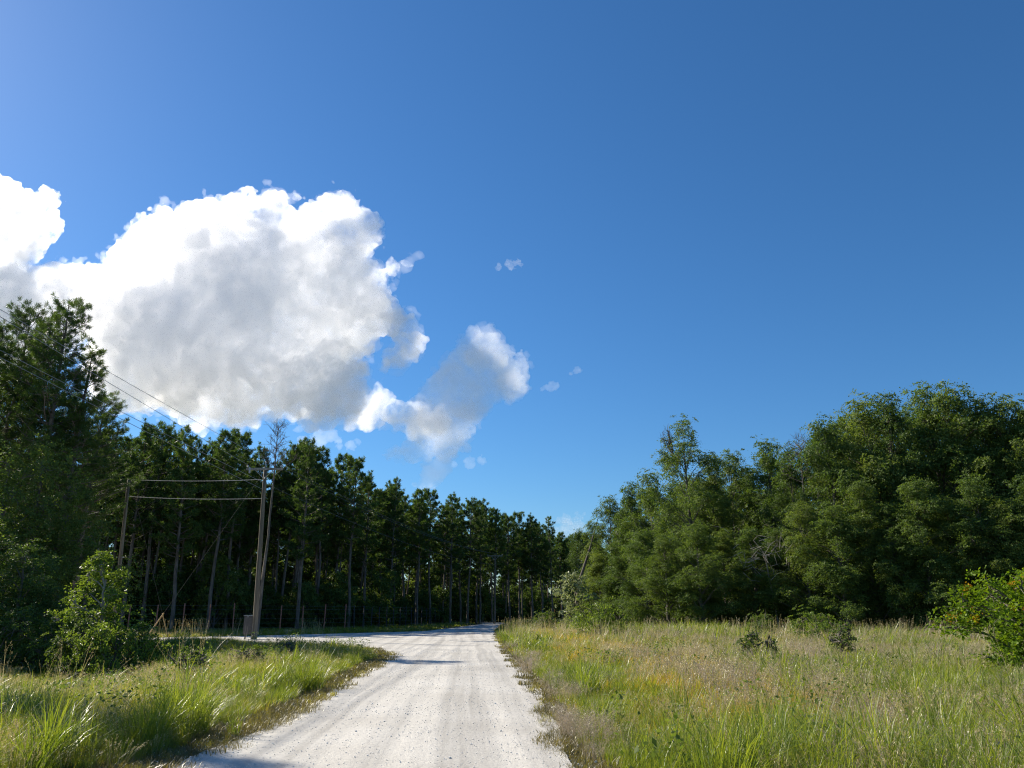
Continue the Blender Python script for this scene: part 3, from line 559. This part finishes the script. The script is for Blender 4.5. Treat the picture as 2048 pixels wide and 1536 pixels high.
# broadleaf woods on the right
DV = [broadleaf_parts(300 + k, 14, R, z0=.9, leaves=70000, lobes=lo, leaf=.13, lm=lm_, top=tp, peak=pk, flat=.35) for k, (R, lo, lm_, tp, pk) in enumerate([(3.8, 44, LEAFD, .72, .3), (3.4, 40, LEAFM, .66, .45), (4.1, 50, LEAFM, .78, .15), (3.5, 42, LEAFD, .6, .5), (3.9, 46, LEAFD, .82, .2)])]
RIGHT = [(1160,1062,128,.9,"far pale-green broadleaf tree beside the gap of sky"),(1184,1048,112,.8,"second broadleaf tree from the gap of sky, small and distant"),
 (1218,1000,84,.9,"rounded broadleaf tree where the right-hand woods begin"),(1262,976,78,.95,"broadleaf tree on the slope of treetops left of the tree with bare twigs"),(1300,952,70,.95,"full-crowned tree just left of the tree with bare twigs"),
 (1366,850,64,1.0,None),(1424,925,66,.9,"tree tucked against the right side of the tree with bare twigs"),(1462,912,72,.9,"lower-topped tree in the dip right of the tree with bare twigs"),(1532,893,70,1.0,"tree with two small rounded tops in the middle of the right woods"),
 (1576,902,64,.9,"olive green tree in the saddle left of the dark tree"),(1642,846,58,1.0,"dark-leaved tree rising at the left end of the tallest woods"),(1690,842,62,.9,"tree filling the notch behind the dark-leaved tree"),
 (1722,806,58,1.0,"bright-topped tree left of the highest right treetop"),(1772,804,56,.9,"spiky-topped tree next to the highest right treetop"),(1850,786,57,1.05,"broad tree sharing the highest part of the right woods"),
 (1902,778,55,1.0,"tallest tree of the right-hand woods"),(1964,812,54,1.0,"tree stepping down right of the tallest right tree"),(2012,806,53,1.0,"big tree close to the right edge of the picture"),(2064,822,52,1.0,"tree cut off by the right edge of the picture"),(2130,830,52,1.0,None)]
for k, (x, y, Y, wd, lb) in enumerate(RIGHT):
    p = at(x, y, Y)
    if x == 1366:
        tree("oak_tree", "tall tree with bare dead twigs sticking out of its left top", "tree", (p.x, Y, 0), broadleaf_parts(350, p.z, 3.9, z0=.9, leaves=60000, lobes=44, leaf=.125, lm=LEAFD, dead=9, top=.62, peak=.12, flat=.35), 0.0); continue
    if lb is None: continue
    s = p.z / 14.2; w_ = wd * s ** .6; tree("broadleaf_tree", lb, "tree", (p.x, Y, 0), DV[k % 5], k * 1.7, (w_, w_, s))
LOW = [(1196,1090,80),(1236,1062,70),(1286,1040,63),(1330,1020,58),(1392,1030,56),(1446,1010,58),(1500,1040,56),(1552,1000,57),(1604,990,54),(1668,960,52),(1724,950,52),(1776,960,51),(1830,940,50),(1888,950,50),(1944,940,49),(2000,950,48),(2050,940,48)]
for k, (x, y, Y) in enumerate(LOW):
    y += 22 + 34 * (k % 2); p = at(x, y, Y - 1.5); s = p.z / 14.2; w_ = .60 + .25 * s
    tree("understory_tree", f"{ORD[k]} low tree from the bend along the front edge of the right woods", "tree", (p.x, Y - 1.5, 0), DV[(k * 2 + 1) % 5], k * 2.1, (w_, w_, s), (0, 0), "low trees along the front of the right woods")
def low_words(px):
    xs_ = np.array([a for a, _, _ in LOW]); i = int(np.argmin(np.abs(xs_ - px))); sd = "left" if px < xs_[i] else "right"; lb = f"rear woods tree behind and {sd} of the {ORD[i]} low front tree"
    if lb in seen_labels: lb = lb.replace("rear woods tree", "rearmost woods tree")
    seen_labels.add(lb); return lb
g = np.random.default_rng(8)
for k in range(26):     # back of the right woods
    px = 1180 + 960 * (k + g.random()) / 26; Y = np.interp(px, [1180, 1400, 1700, 2100], [108, 80, 70, 64]) + g.uniform(0, 9); p = at(px, 1150, Y)
    ytop = np.interp(px, [1180, 1262, 1366, 1450, 1570, 1650, 1720, 1900, 2050], [1090, 1010, 960, 960, 930, 890, 850, 820, 850]); zt = at(px, ytop, Y).z
    s = zt / 14.2; tree("broadleaf_tree", low_words(px), "tree", (p.x, Y, 0), DV[int(g.integers(5))], g.uniform(0, 6.28), (.95, .95, s), (0, 0), "trees deep in the right woods")
# left: leafy trees under the big pines, young tree, bushes, understory under the pines
LV = [broadleaf_parts(400 + k, 9, 3.2, z0=.3, leaves=30000, lobes=22, leaf=.12, lm=l_, r0=.12) for k, l_ in enumerate((LEAFD, LEAFM))]
for k, (x, y, Y, sw, lb) in enumerate([(20, 905, 38, 1.05, "dark leafy tree in the left corner under the pines"), (92, 885, 40, 1.05, "leafy tree below the tallest left pine"), (150, 960, 42, .95, "leafy tree on the right side of the dark left thicket"), (-40, 980, 34, 1.0, "leafy tree half outside the left edge"), (60, 1050, 33, .8, "lower dark leafy tree in front of the left thicket")]):
    p = at(x, y, Y); s = p.z / 9.3; zb = float(height(p.x, Y)); tree("thicket_tree", lb, "tree", (p.x, Y, zb), LV[k % 2], k * 1.3, (sw, sw, s))
BV = [broadleaf_parts(500 + k, 2.2, 1.5, z0=.05, leaves=9000, lobes=14, leaf=.10, lm=l_, r0=.04, flat=.3) for k, l_ in enumerate((LEAFD, LEAFM, LEAFL))]
def bush(x, ytop, Y, R, v, label, cat="bush", name="bush", rz=0, group=None):
    p = at(x, ytop, Y); zb = float(height(p.x, Y)); s = (p.z - zb) / 2.25; return tree(name, label, cat, (p.x, Y, zb - .05), BV[v], rz, (R / 1.5, R / 1.5, s), (0, 0), group)
yt_ = at(205, 1100, 30); YT = broadleaf_parts(450, yt_.z + .6, 1.25, z0=.3, leaves=15000, lobes=24, leaf=.10, lm=LEAFL, r0=.06, bark=DEAD, flat=.4)
tree("young_tree", "slender young tree with light yellow-green leaves in front of the plain pole", "young tree", (yt_.x, 30, float(height(yt_.x, 30))), YT)
for k, (x, y, Y, R, v, lb) in enumerate([(35, 1222, 31, 1.5, 0, "large dark bush in the left corner of the ditch"), (110, 1234, 31, 1.2, 0, "dark bush right of the corner bush beside the ditch"), (170, 1236, 28.5, 1.2, 1, "green bush below the light young tree"), (240, 1238, 28.5, 1.25, 2, "broad green bush at the foot of the plain pole"), (290, 1262, 29, .9, 0, "low dark bush at the right end of the left bushes")]):
    bush(x, y, Y, R, v, lb, rz=k * 1.1)
g = np.random.default_rng(21)
UV = [broadleaf_parts(600 + k, 6, 2.3, z0=.2, leaves=17000, lobes=20, leaf=.19, lm=l_, r0=.08) for k, l_ in enumerate((LEAFD, LEAFD, LEAFM))]
for row, (dy, cnt) in enumerate(((2.5, 44), (9, 42), (19, 40), (31, 34))):
    for k in range(cnt):
        px = -40 + 1230 * (k + g.random()) / cnt; Yf = np.interp(px, [0, 200, 620, 800, 960, 1130], [70, 70, 80, 100, 134, 160]) + dy + g.uniform(-1, 2)
        p = at(px, 1200, Yf); s = g.uniform(.5, 1.05) * (.95, 1.15, 1.5, 1.8)[row]
        tree("understory_shrub", place_words(px, ["low shrub by the fence", "shrub behind the fence", "tall deep shrub", "rearmost leafy shrub"][row]), "shrub", (p.x, Yf, -.05), UV[int(g.integers(3))], g.uniform(0, 6.28), (s * 1.1, s * 1.1, s * g.uniform(.8, 1.25)), (0, 0), "shrubs under the pines")
# single shrubs that stand out
p = at(1150, 1150, 76); tree("pale_leaf_tree", "small tree with whitish leaves at the left end of the right woods", "tree", (p.x, 76, 0), broadleaf_parts(700, p.z, 2.2, z0=.8, leaves=6000, lobes=14, leaf=.20, lm=LEAFP, r0=.07), 0)
bush(1196, 1204, 46, 1.25, 2, "bright green rounded bush at the edge of the meadow near the bend")
bush(1628, 1222, 39, 1.1, 2, "light green bush at the back of the meadow below the dark woods")
bush(1086, 1222, 60, 1.2, 1, "small green bush on the road's right shoulder near the bend")
bush(1515, 1226, 42, .9, 1, "leafy weed clump at the back of the meadow")
BIGL = broadleaf_parts(720, 2.75, 2.0, z0=.1, leaves=21000, lobes=40, leaf=.09, lm=LEAFY, r0=.05, flat=.3, top=.6); pS = at(2068, 1146, 18.5)
SH = tree("orange_tipped_shrub", "leafy green shrub with orange new leaves at the right edge", "shrub", (pS.x, 18.5, float(height(pS.x, 18.5)) - .05), BIGL, .3, (1, 1, (pS.z + .05) / 2.75))
g = np.random.default_rng(77); co = np.empty(len(BIGL[1].vertices) * 3, np.float32); BIGL[1].vertices.foreach_get("co", co); co = co.reshape(-1, 4, 3).mean(1)
rim = co[(co[:, 2] > 1.5) | (np.hypot(co[:, 0], co[:, 1]) > 1.5)]; pick = rim[g.choice(len(rim), 26)]; c = np.repeat(pick, 22, 0) + g.normal(0, .06, (26 * 22, 3)) + [0, 0, .05]
V, F = leaf_quads(c, unit(g.normal(0, 1, c.shape) + [0, 0, .8]), unit(g.normal(0, 1, c.shape)), g.uniform(.05, .10, len(c)), g.uniform(.03, .05, len(c))); obj("young_leaves", mesh_from("young_leaves", V, F, LEAFO), SH)
def sapling(label, px, ybase, ytop, lean, seed, lm, leaf=.055, n=900, w_=.35):
    b = ground(px, ybase); b.z = float(height(b.x, b.y)); top_ = at(px, ytop, b.y); H = top_.z - b.z
    tree("sapling", label, "sapling", b, broadleaf_parts(seed, H, w_, z0=H * .35, leaves=n, lobes=9, leaf=leaf, lm=lm, r0=.014, bark=BARKG, flat=.2), 0, (1, 1, 1), (0, lean))
sapling("dark-leaved leaning sapling in the middle of the meadow", 1502, 1345, 1262, .1, 801, LEAFD, .06, 1300, .45)
sapling("smaller sapling just right of the dark-leaved leaning sapling", 1550, 1348, 1282, -.1, 802, LEAFD, .055, 600, .28)
sapling("compact dark shrub standing alone in front of the light green bush", 1692, 1335, 1248, 0, 803, LEAFD, .06, 1700, .42)
sapling("dark weedy shrub in the grass of the left verge near the road fork", 575, 1318, 1282, 0, 804, LEAFD, .05, 900, .55)
sapling("leafy weed in the left verge below the crossarm pole", 500, 1345, 1298, 0, 805, LEAFM, .07, 900, .5)
sapling("dark leafy weed clump left of the road in the near verge", 380, 1360, 1300, 0, 806, LEAFM, .07, 900, .6)
# the pale tangle of dead twigs in the right woods
T = Tubes(); g = np.random.default_rng(9); c0 = np.array(at(1530, 1110, 52.5))
for k in range(60):
    a = c0 + g.normal(0, .6, 3) * [1.6, .6, 1.1]; b = a + unit(g.normal(0, 1, 3) * [1, .5, .8]) * g.uniform(.4, 1.6); T.add([a, (a + b) / 2 + g.normal(0, .15, 3), b], [.018, .012, .005], 4)
T.add([np.array([c0[0] + 1.1, c0[1] + 1.6, 0]), c0 + [.3, .5, -1.5], c0], [.07, .05, .03], 6); tag(obj("dead_branch_tangle", T.mesh("dead_branch_tangle", DEAD)), "pale tangle of dead twigs in front of the right woods", "dead tree")
# ------------------------------------------------------------------ grass, weeds, loose stone
def grass_mat(name, cols, trans=.47, tcol=(1.7, 1.55, .65), rough=.38, spec=1.0):
    return leaf_mat(name, cols, trans, tcol, rough, .25, spec)
G_GREEN = grass_mat("green_grass", [(.085, .145, .018), (.145, .21, .028), (.24, .285, .045)])
G_OLIVE = grass_mat("olive_grass", [(.155, .185, .024), (.26, .265, .038), (.39, .355, .065)])
G_GOLD = grass_mat("golden_grass", [(.26, .22, .03), (.42, .31, .042), (.50, .34, .06)])
G_TAN = grass_mat("dry_tan_grass", [(.34, .29, .13), (.50, .44, .22), (.62, .55, .33)], .35, (1.1, 1.0, .8))
G_MAUVE = grass_mat("mauve_seed_grass", [(.26, .21, .15), (.38, .32, .24), (.48, .42, .32)], .35, (1.1, 1.0, .9))
G_DARK = grass_mat("dark_green_grass", [(.035, .075, .02), (.055, .10, .028), (.08, .13, .035)])
G_SOD = grass_mat("short_brownish_sod", [(.07, .075, .025), (.13, .12, .045), (.20, .17, .08)], .3)
def blades(g, n, h, w_, spread, bend, segs=3, hv=.3, droop=.5, r=None):
    """n curved tapering blades in one tuft -> V,F"""
    az = g.uniform(0, 2 * math.pi, n); rr = np.sqrt(g.random(n)) * spread; b = np.stack([np.cos(az) * rr, np.sin(az) * rr, np.full(n, -.03)], 1)
    da = az + g.normal(0, 1.1, n); H = h * g.uniform(1 - hv, 1 + hv, n); k = bend * g.uniform(.2, 1.3, n)
    D = np.stack([np.cos(da), np.sin(da), np.zeros(n)], 1); Wd = np.stack([-np.sin(da + g.normal(0, .6, n)), np.cos(da), np.zeros(n)], 1); Wd = unit(Wd) * (w_ * g.uniform(.6, 1.3, n) / 2)[:, None]
    t = np.linspace(0, 1, segs + 1); rows = []
    for q, s in enumerate(t):
        x = k * H * s ** 1.7; z = H * (s - droop * k * s ** 3 * .9); wf = (1 - s ** 2.2) * .92 + .08 if q < segs else .04
        c = b + D * x[:, None]; c[:, 2] += z; rows.append((c - Wd * wf, c + Wd * wf))
    V = np.stack([p for r_ in rows for p in r_], 1).reshape(-1, 3); m = 2 * (segs + 1)
    f = np.array([[2 * q, 2 * q + 1, 2 * q + 3, 2 * q + 2] for q in range(segs)]); F = (np.arange(n)[:, None, None] * m + f[None]).reshape(-1, 4)
    return V, F
def seedheads(g, n, h, spread, bend, stem=.003, hl=.16, hw=.02):
    """thin stems, each ending in a feathery head of small quads"""
    V, F = blades(g, n, h, stem * 2, spread, bend, 4, .22, .35); az_n = n
    tips = V.reshape(n, 10, 3)[:, 8:10].mean(1); pre = V.reshape(n, 10, 3)[:, 6:8].mean(1); d = unit(tips - pre); m = 16
    c = np.repeat(tips, m, 0) - np.repeat(d, m, 0) * (g.random(n * m) * hl)[:, None] + g.normal(0, hw * .45, (n * m, 3))
    v2, f2 = leaf_quads(c, unit(np.repeat(d, m, 0) + g.normal(0, .35, c.shape)), unit(g.normal(0, 1, c.shape)), g.uniform(.02, .045, n * m), g.uniform(.004, .009, n * m))
    return np.concatenate([V, v2]), np.concatenate([F, f2 + len(V)])
def tuft_meshes(kind, m, count, fn):
    return [mesh_from("grass_tuft", *fn(np.random.default_rng(900 + 31 * k + hash_(kind))), m) for k in range(count)]
def hash_(s): return sum(ord(c) * (i + 3) for i, c in enumerate(s)) % 997
def wide(k): return 1.0 + .9 * k
TUFT = {}
for lvl, (nb, wk, sg) in enumerate(((46, 1.0, 4), (34, 1.9, 3), (26, 3.4, 2))):      # near, middle, far
    TUFT['green', lvl] = tuft_meshes('green', G_GREEN, 3, lambda g: blades(g, nb, .50, .0062 * wk, .13, .55, sg))
    TUFT['lush', lvl] = tuft_meshes('lush', G_GREEN, 2, lambda g: blades(g, nb, .80, .0095 * wk, .12, .75, sg, .3, .6))
    TUFT['olive', lvl] = tuft_meshes('olive', G_OLIVE, 3, lambda g: blades(g, nb, .46, .005 * wk, .15, .5, sg))
    TUFT['gold', lvl] = tuft_meshes('gold', G_GOLD, 2, lambda g: blades(g, nb, .42, .005 * wk, .15, .5, sg))
    TUFT['dark', lvl] = tuft_meshes('dark', G_DARK, 2, lambda g: blades(g, nb, .45, .007 * wk, .14, .6, sg))
    TUFT['tan', lvl] = tuft_meshes('tan', G_TAN, 2, lambda g: seedheads(g, int(nb * .45), .62, .17, .35, .0016 * wk, .14, .02 * wk))
    TUFT['mauve', lvl] = tuft_meshes('mauve', G_MAUVE, 2, lambda g: seedheads(g, int(nb * .5), .60, .20, .35, .0015 * wk, .22, .04))
    TUFT['sod', lvl] = tuft_meshes('sod', G_SOD, 2, lambda g: blades(g, nb, .085, .005 * wk, .14, .9, 2))
TUFT['stalk', 0] = tuft_meshes('stalk', G_TAN, 3, lambda g: seedheads(g, 3, 1.35, .10, .30, .0035, .30, .022))
TUFT['stalk', 1] = tuft_meshes('stalk', G_TAN, 3, lambda g: seedheads(g, 5, 1.25, .20, .22, .006, .28, .035))
def weed(g):
    V, F = blades(g, 7, .45, .006, .08, .4, 3); n = 90; c = np.column_stack([g.normal(0, .12, n), g.normal(0, .12, n), g.uniform(.08, .5, n)])
    v2, f2 = leaf_quads(c, unit(g.normal(0, 1, c.shape)), unit(g.normal(0, .5, c.shape) + [0, 0, 1]), g.uniform(.03, .075, n), g.uniform(.018, .04, n)); return np.concatenate([V, v2]), np.concatenate([F, f2 + len(V)])
TUFT['weed', 0] = tuft_meshes('weed', LEAFM, 3, weed)
def scatter(name, label, pts, kinds, scl, rot, tilt=.12, sets=None, kind='stuff'):
    """one object: a point cloud whose points carry grass tufts (geometry nodes)"""
    src = bpy.data.collections.new(name + "_sources"); keys = sorted(set(kinds)); first = {}; k = 0
    for key in keys:
        first[key] = k
        for me in sets[key]:
            so = bpy.data.objects.new(f"{name}_tuft_{k:03d}", me); src.objects.link(so); k += 1
    n = len(pts); idx = np.array([first[q] + rng.integers(len(sets[q])) for q in kinds], np.int32)
    me = bpy.data.meshes.new(name); me.vertices.add(n); me.vertices.foreach_set("co", np.asarray(pts, np.float32).ravel())
    a = me.attributes.new("idx", 'INT', 'POINT'); a.data.foreach_set("value", idx)
    a = me.attributes.new("scl", 'FLOAT_VECTOR', 'POINT'); a.data.foreach_set("vector", np.asarray(scl, np.float32).ravel())
    R = np.column_stack([rng.normal(0, tilt, n), rng.normal(0, tilt, n), rot]); a = me.attributes.new("rot", 'FLOAT_VECTOR', 'POINT'); a.data.foreach_set("vector", R.astype(np.float32).ravel())
    o = obj(name, me); G = bpy.data.node_groups.new(name + "_scatter", 'GeometryNodeTree')
    G.interface.new_socket("Geometry", in_out='INPUT', socket_type='NodeSocketGeometry'); G.interface.new_socket("Geometry", in_out='OUTPUT', socket_type='NodeSocketGeometry')
    gi = N(G, 'NodeGroupInput'); go = N(G, 'NodeGroupOutput'); ip = N(G, 'GeometryNodeInstanceOnPoints'); ci = N(G, 'GeometryNodeCollectionInfo')
    ci.inputs['Collection'].default_value = src; ci.inputs['Separate Children'].default_value = True; ci.inputs['Reset Children'].default_value = True
    L(G, gi.outputs[0], ip.inputs['Points']); L(G, ci.outputs[0], ip.inputs['Instance']); ip.inputs['Pick Instance'].default_value = True
    for nm, ty, sk in (("idx", 'INT', 'Instance Index'), ("rot", 'FLOAT_VECTOR', 'Rotation'), ("scl", 'FLOAT_VECTOR', 'Scale')):
        na = N(G, 'GeometryNodeInputNamedAttribute'); na.data_type = ty; na.inputs['Name'].default_value = nm
        if nm == 'rot':
            er = N(G, 'FunctionNodeEulerToRotation'); L(G, na.outputs[0], er.inputs[0]); L(G, er.outputs[0], ip.inputs[sk])
        else: L(G, na.outputs[0], ip.inputs[sk])
    L(G, ip.outputs[0], go.inputs[0]); o.modifiers.new("scatter", 'NODES').node_group = G
    return tag(o, label, None, None, kind)
def sample(n_m2, box, seed):
    g = np.random.default_rng(seed); x0, x1, y0, y1 = box; n = int((x1 - x0) * (y1 - y0) * n_m2); x = g.uniform(x0, x1, n); y = g.uniform(y0, y1, n)
    return x, y
def in_view(x, y, m=3.0): return np.abs(x) < y * .72 + m
BANDS = [((-9, 10, 3.5, 9), 70, 0), ((-12, 14, 9, 14), 60, 0), ((-18, 22, 14, 22), 42, 1), ((-28, 30, 22, 34), 26, 1), ((-48, 46, 34, 54), 15, 2), ((-75, 52, 54, 78), 7, 2), ((-60, 45, 78, 165), 3.0, 2)]
PX, PY, LV_ = [], [], []
for k, (bx, dn, lv) in enumerate(BANDS):
    x, y = sample(dn, bx, 50 + k); ok = in_view(x, y); PX.append(x[ok]); PY.append(y[ok]); LV_.append(np.full(ok.sum(), lv))
PX = np.concatenate(PX); PY = np.concatenate(PY); LV_ = np.concatenate(LV_); DD = road_dist(PX, PY)
edge = -.02 + (vnoise(PX, PY, .9, 7) - .5) * .55 + rng.normal(0, .06, len(PX))
ok = DD > edge; PX, PY, LV_, DD = PX[ok], PY[ok], LV_[ok], DD[ok]
RIGHTSIDE = (PX > -1.0 + np.clip(PY - 60, 0, 200) * -.06)
def grass_zone(sel, side):
    x, y, lv, d = PX[sel], PY[sel], LV_[sel], DD[sel]; n = len(x); r = rng.random(n); kinds = np.empty(n, object); base = np.ones(n)
    n1 = vnoise(x, y, 5.5, 11); n2 = vnoise(x, y, 2.2, 12); n3 = vnoise(x, y, 9, 13)
    if side == 'r':
        gold = .95 * smooth(.24, .66, n1 * .45 + n2 * .2 + .62 * np.exp(-((d - 3.5 - (y - 14) * .02) / 1.7) ** 2)) * smooth(70, 55, y) * smooth(6, 14, y)
        mauve = smooth(.38, .62, n3 * .7 + n2 * .3 + .22 * smooth(4, 11, d) * smooth(10, 20, y) - .06) * smooth(1.0, 5, d)
        lush = smooth(.55, .75, vnoise(x, y, 3, 14) + .22 * smooth(13, 9, y) + .25 * smooth(34, 44, y) + .14 * smooth(8, 4, np.abs(x - 7) + np.abs(y - 11) * .6))
        for i in range(n):
            u = r[i]
            if u < .12 * mauve[i]: k = 'mauve'
            elif u < .12 * mauve[i] + .07: k = 'tan'
            elif u < .26 + .28 * lush[i] * (1 - gold[i]) + .03: k = 'lush' if lush[i] > .3 and u > .3 else 'green'
            elif u < .36 + .58 * gold[i] + .08 : k = 'gold'
            elif u < .80: k = 'olive'
            else: k = 'green'
            kinds[i] = k
        base = .46 + .46 * smooth(.4, 3.2, d) * (.75 + .5 * n2) + .30 * smooth(30, 46, y)
        sod = (d < .05 + .45 * vnoise(x, y, 1.6, 23))
    else:
        goldl = smooth(.40, .75, n1) * .45; lushl = smooth(.5, .75, n2)
        for i in range(n):
            u = r[i]
            if u < .07: k = 'tan'
            elif u < .12: k = 'mauve' if n3[i] > .5 else 'olive'
            elif u < .12 + .28 * goldl[i]: k = 'gold'
            elif u < .62: k = 'olive'
            elif u < .62 + .22 * lushl[i]: k = 'lush'
            else: k = 'green'
            kinds[i] = k
        base = .50 + .40 * smooth(.5, 2.5, d) * (.7 + .5 * n2) - .16 * smooth(33, 43, y); sod = d < (.30 + .6 * vnoise(x, y, 2, 19))
    r3 = rng.random(n); kinds = np.where((d < 1.9) & (r3 < .45) & np.isin(kinds.astype(str), ['olive', 'gold']), np.where(r3 < .38, 'green', 'dark'), kinds)
    far = y > 58; base = np.where(far, base * .75, base)
    kinds = np.where(sod, np.where(r < .70, 'sod', np.where((r < .95) & (vnoise(x, y, 2.6, 44) > (.74 if side == 'r' else .9)), 'mauve', 'olive')), kinds); s = base * rng.uniform(.75, 1.25, n); s = np.where(sod & (kinds == 'sod'), s * 1.1 + .3, np.where(sod, s * .5, s))
    z = height(x, y, d); wd = s * np.where(lv == 0, 1.0, np.where(lv == 1, 1.15, 1.45))
    return np.column_stack([x, y, z]), [(a, int(b)) for a, b in zip(kinds, lv)], np.column_stack([wd, wd, s]), rng.uniform(0, 6.28, n)
for sel, side, nm, lb in ((RIGHTSIDE, 'r', "meadow_grass", "tall mixed green, golden and mauve grass filling the meadow right of the road"), (~RIGHTSIDE, 'l', "verge_grass", "yellow-green grass of the verge and ditch left of the road")):
    p, kd, sc, ro = grass_zone(sel, side); scatter(nm, lb, p, kd, sc, ro, .13, TUFT); print(nm, len(p))
# low creeping turf and brownish wispy weeds along the gravel edge
x, y = sample(75, (-14, 4, 5, 40), 93); d = road_dist(x, y); rt = x > -1.2
ok = in_view(x, y, 1) & (d > -.12 + .45 * (vnoise(x, y, .7, 51) - .5)) & (d < np.where(rt, .9, 1.3) * vnoise(x, y, 1.5, 52) + .25) & (rng.random(len(x)) < np.where(y > 16, .6, 1)); x, y, d, rt = x[ok], y[ok], d[ok], rt[ok]
wispy = rt & (vnoise(x, y, 1.8, 53) > .42) & (d > .0) & (rng.random(len(x)) < .22); kd = [("mauve", 0 if b < 18 else 1) if a else ("sod", 0 if b < 16 else 1) for a, b in zip(wispy, y)]; s = np.where(wispy, rng.uniform(.35, .7, len(x)), rng.uniform(.7, 1.7, len(x)))
scatter("edge_turf", "low brownish turf and wispy weeds creeping over the gravel edge", np.column_stack([x, y, height(x, y, d) + .01]), kd, np.column_stack([s * 1.2, s * 1.2, s]), rng.uniform(0, 6.28, len(x)), .15, TUFT); print("turf", len(x))
# bigger clumps of broad-bladed grass near the camera
CX, CY, CS = [], [], []
gc = np.random.default_rng(88)
for k in range(95):
    Yc = 6.5 + 20 * gc.random() ** 1.3; Xc = gc.uniform(-.72, .72) * Yc
    if road_dist(np.array([Xc]), np.array([Yc]))[0] < .6: continue
    m_ = gc.integers(3, 8); sz = gc.uniform(.7, 1.25); CX += list(Xc + gc.normal(0, .16, m_)); CY += list(Yc + gc.normal(0, .16, m_)); CS += list(sz * gc.uniform(.8, 1.15, m_))
for Xc, Yc, sz in ((-5.1, 9.6, 1.0), (-4.5, 11.3, .8), (-6.6, 8.6, 1.0), (4.9, 9.8, 1.2), (6.0, 9.3, 1.35), (5.6, 10.6, 1.25), (2.0, 8.3, 1.0), (2.7, 8.2, 1.0), (1.5, 9.2, .8)):
    CX += list(Xc + gc.normal(0, .2, 9)); CY += list(Yc + gc.normal(0, .2, 9)); CS += list(sz * gc.uniform(.8, 1.15, 9))
CX, CY, CS = map(np.array, (CX, CY, CS))
scatter("tall_grass_clumps", "clumps of broader taller green grass blades near the road", np.column_stack([CX, CY, height(CX, CY)]), [("lush" if k % 5 else "dark", 0) for k in range(len(CX))], np.column_stack([CS, CS, CS]), rng.uniform(0, 6.28, len(CX)), .16, TUFT)
# extra-high seed stalks: back edge of the meadow, left ditch, behind the side road, the road's right shoulder near the bend
SX, SY, SL = [], [], []
def stalks(n, f, lv, seed):
    g = np.random.default_rng(seed); P = np.array([f(g) for _ in range(n)]); SX.extend(P[:, 0]); SY.extend(P[:, 1]); SL.extend([lv] * n)
def pxY(px, Y): return ray(px, 1240).x / ray(px, 1240).y * Y
stalks(330, lambda g: (lambda Y: (pxY(g.uniform(1180, 1930), Y), Y))(g.uniform(36, 47)), 1, 1)
stalks(110, lambda g: (lambda Y: (pxY(g.uniform(1000, 1140), Y), Y))(g.uniform(36, 62)), 1, 2)
stalks(90, lambda g: (lambda Y: (pxY(g.uniform(590, 790), Y), Y))(g.uniform(60, 66)), 1, 3)
stalks(70, lambda g: (lambda Y: (pxY(g.uniform(300, 480), Y), Y))(g.uniform(48, 60)), 1, 4)
stalks(26, lambda g: (lambda Y: (pxY(g.uniform(0, 420), Y), Y))(g.uniform(17, 25)), 0, 5)
stalks(34, lambda g: (lambda Y: (pxY(g.uniform(1150, 2040), Y), Y))(g.uniform(13, 34)), 0, 6)
SX, SY = np.array(SX), np.array(SY); d = road_dist(SX, SY); ok = d > .5; SX, SY, SL, d = SX[ok], SY[ok], np.array(SL)[ok], d[ok]; s = rng.uniform(.7, 1.15, len(SX))
scatter("seed_stalk_grass", "tall pale seed stalks standing above the grass", np.column_stack([SX, SY, height(SX, SY, d)]), [("stalk", int(a)) for a in SL], np.column_stack([s, s, s]), rng.uniform(0, 6.28, len(SX)), .12, TUFT)
x, y = sample(.9, (-26, 30, 7, 44), 71); d = road_dist(x, y); ok = (d > .8) & in_view(x, y, 0) & (vnoise(x, y, 4, 31) > .5); x, y, d = x[ok], y[ok], d[ok]; s = rng.uniform(.6, 1.5, len(x))
scatter("broadleaf_weeds", "small leafy weeds mixed through the grass", np.column_stack([x, y, height(x, y, d)]), [("weed", 0)] * len(x), np.column_stack([s, s, s]), rng.uniform(0, 6.28, len(x)), .15, TUFT)
# loose stone on the road
def stone(g):
    bm = bmesh.new(); bmesh.ops.create_icosphere(bm, subdivisions=1, radius=.5)
    for v in bm.verts: v.co *= g.uniform(.65, 1.15); v.co.z *= .65
    me = bpy.data.meshes.new("stone"); bm.to_mesh(me); bm.free(); me.materials.append(STONEM); return me
STONEM = leaf_mat("limestone_pebbles", [(.48, .47, .44), (.64, .63, .60), (.75, .74, .71)], 0.0, None, .9, 3, .2)
ST = {('stone', 0): [stone(np.random.default_rng(k)) for k in range(5)]}
g = np.random.default_rng(61); x = g.uniform(-12, 2.5, 90000); y = 5 + 33 * g.random(90000) ** 1.25; d = road_dist(x, y); ok = (d < .9 * g.random(90000) ** 2) & (np.abs(x) < y * .7 + 1) & (g.random(len(x)) < .35 + .65 * vnoise(x, y, 1.1, 41) ** 2 * 1.5); x, y = x[ok], y[ok]; n = len(x)
s = .007 + .015 * g.random(n) ** 3 + .020 * (g.random(n) < .012); print("stones", n)
scatter("loose_gravel", "loose limestone pebbles lying on the road", np.column_stack([x, y, np.full(n, .008) + s * .15]), [("stone", 0)] * n, np.column_stack([s, s, s]), g.uniform(0, 6.28, n), .5, ST)
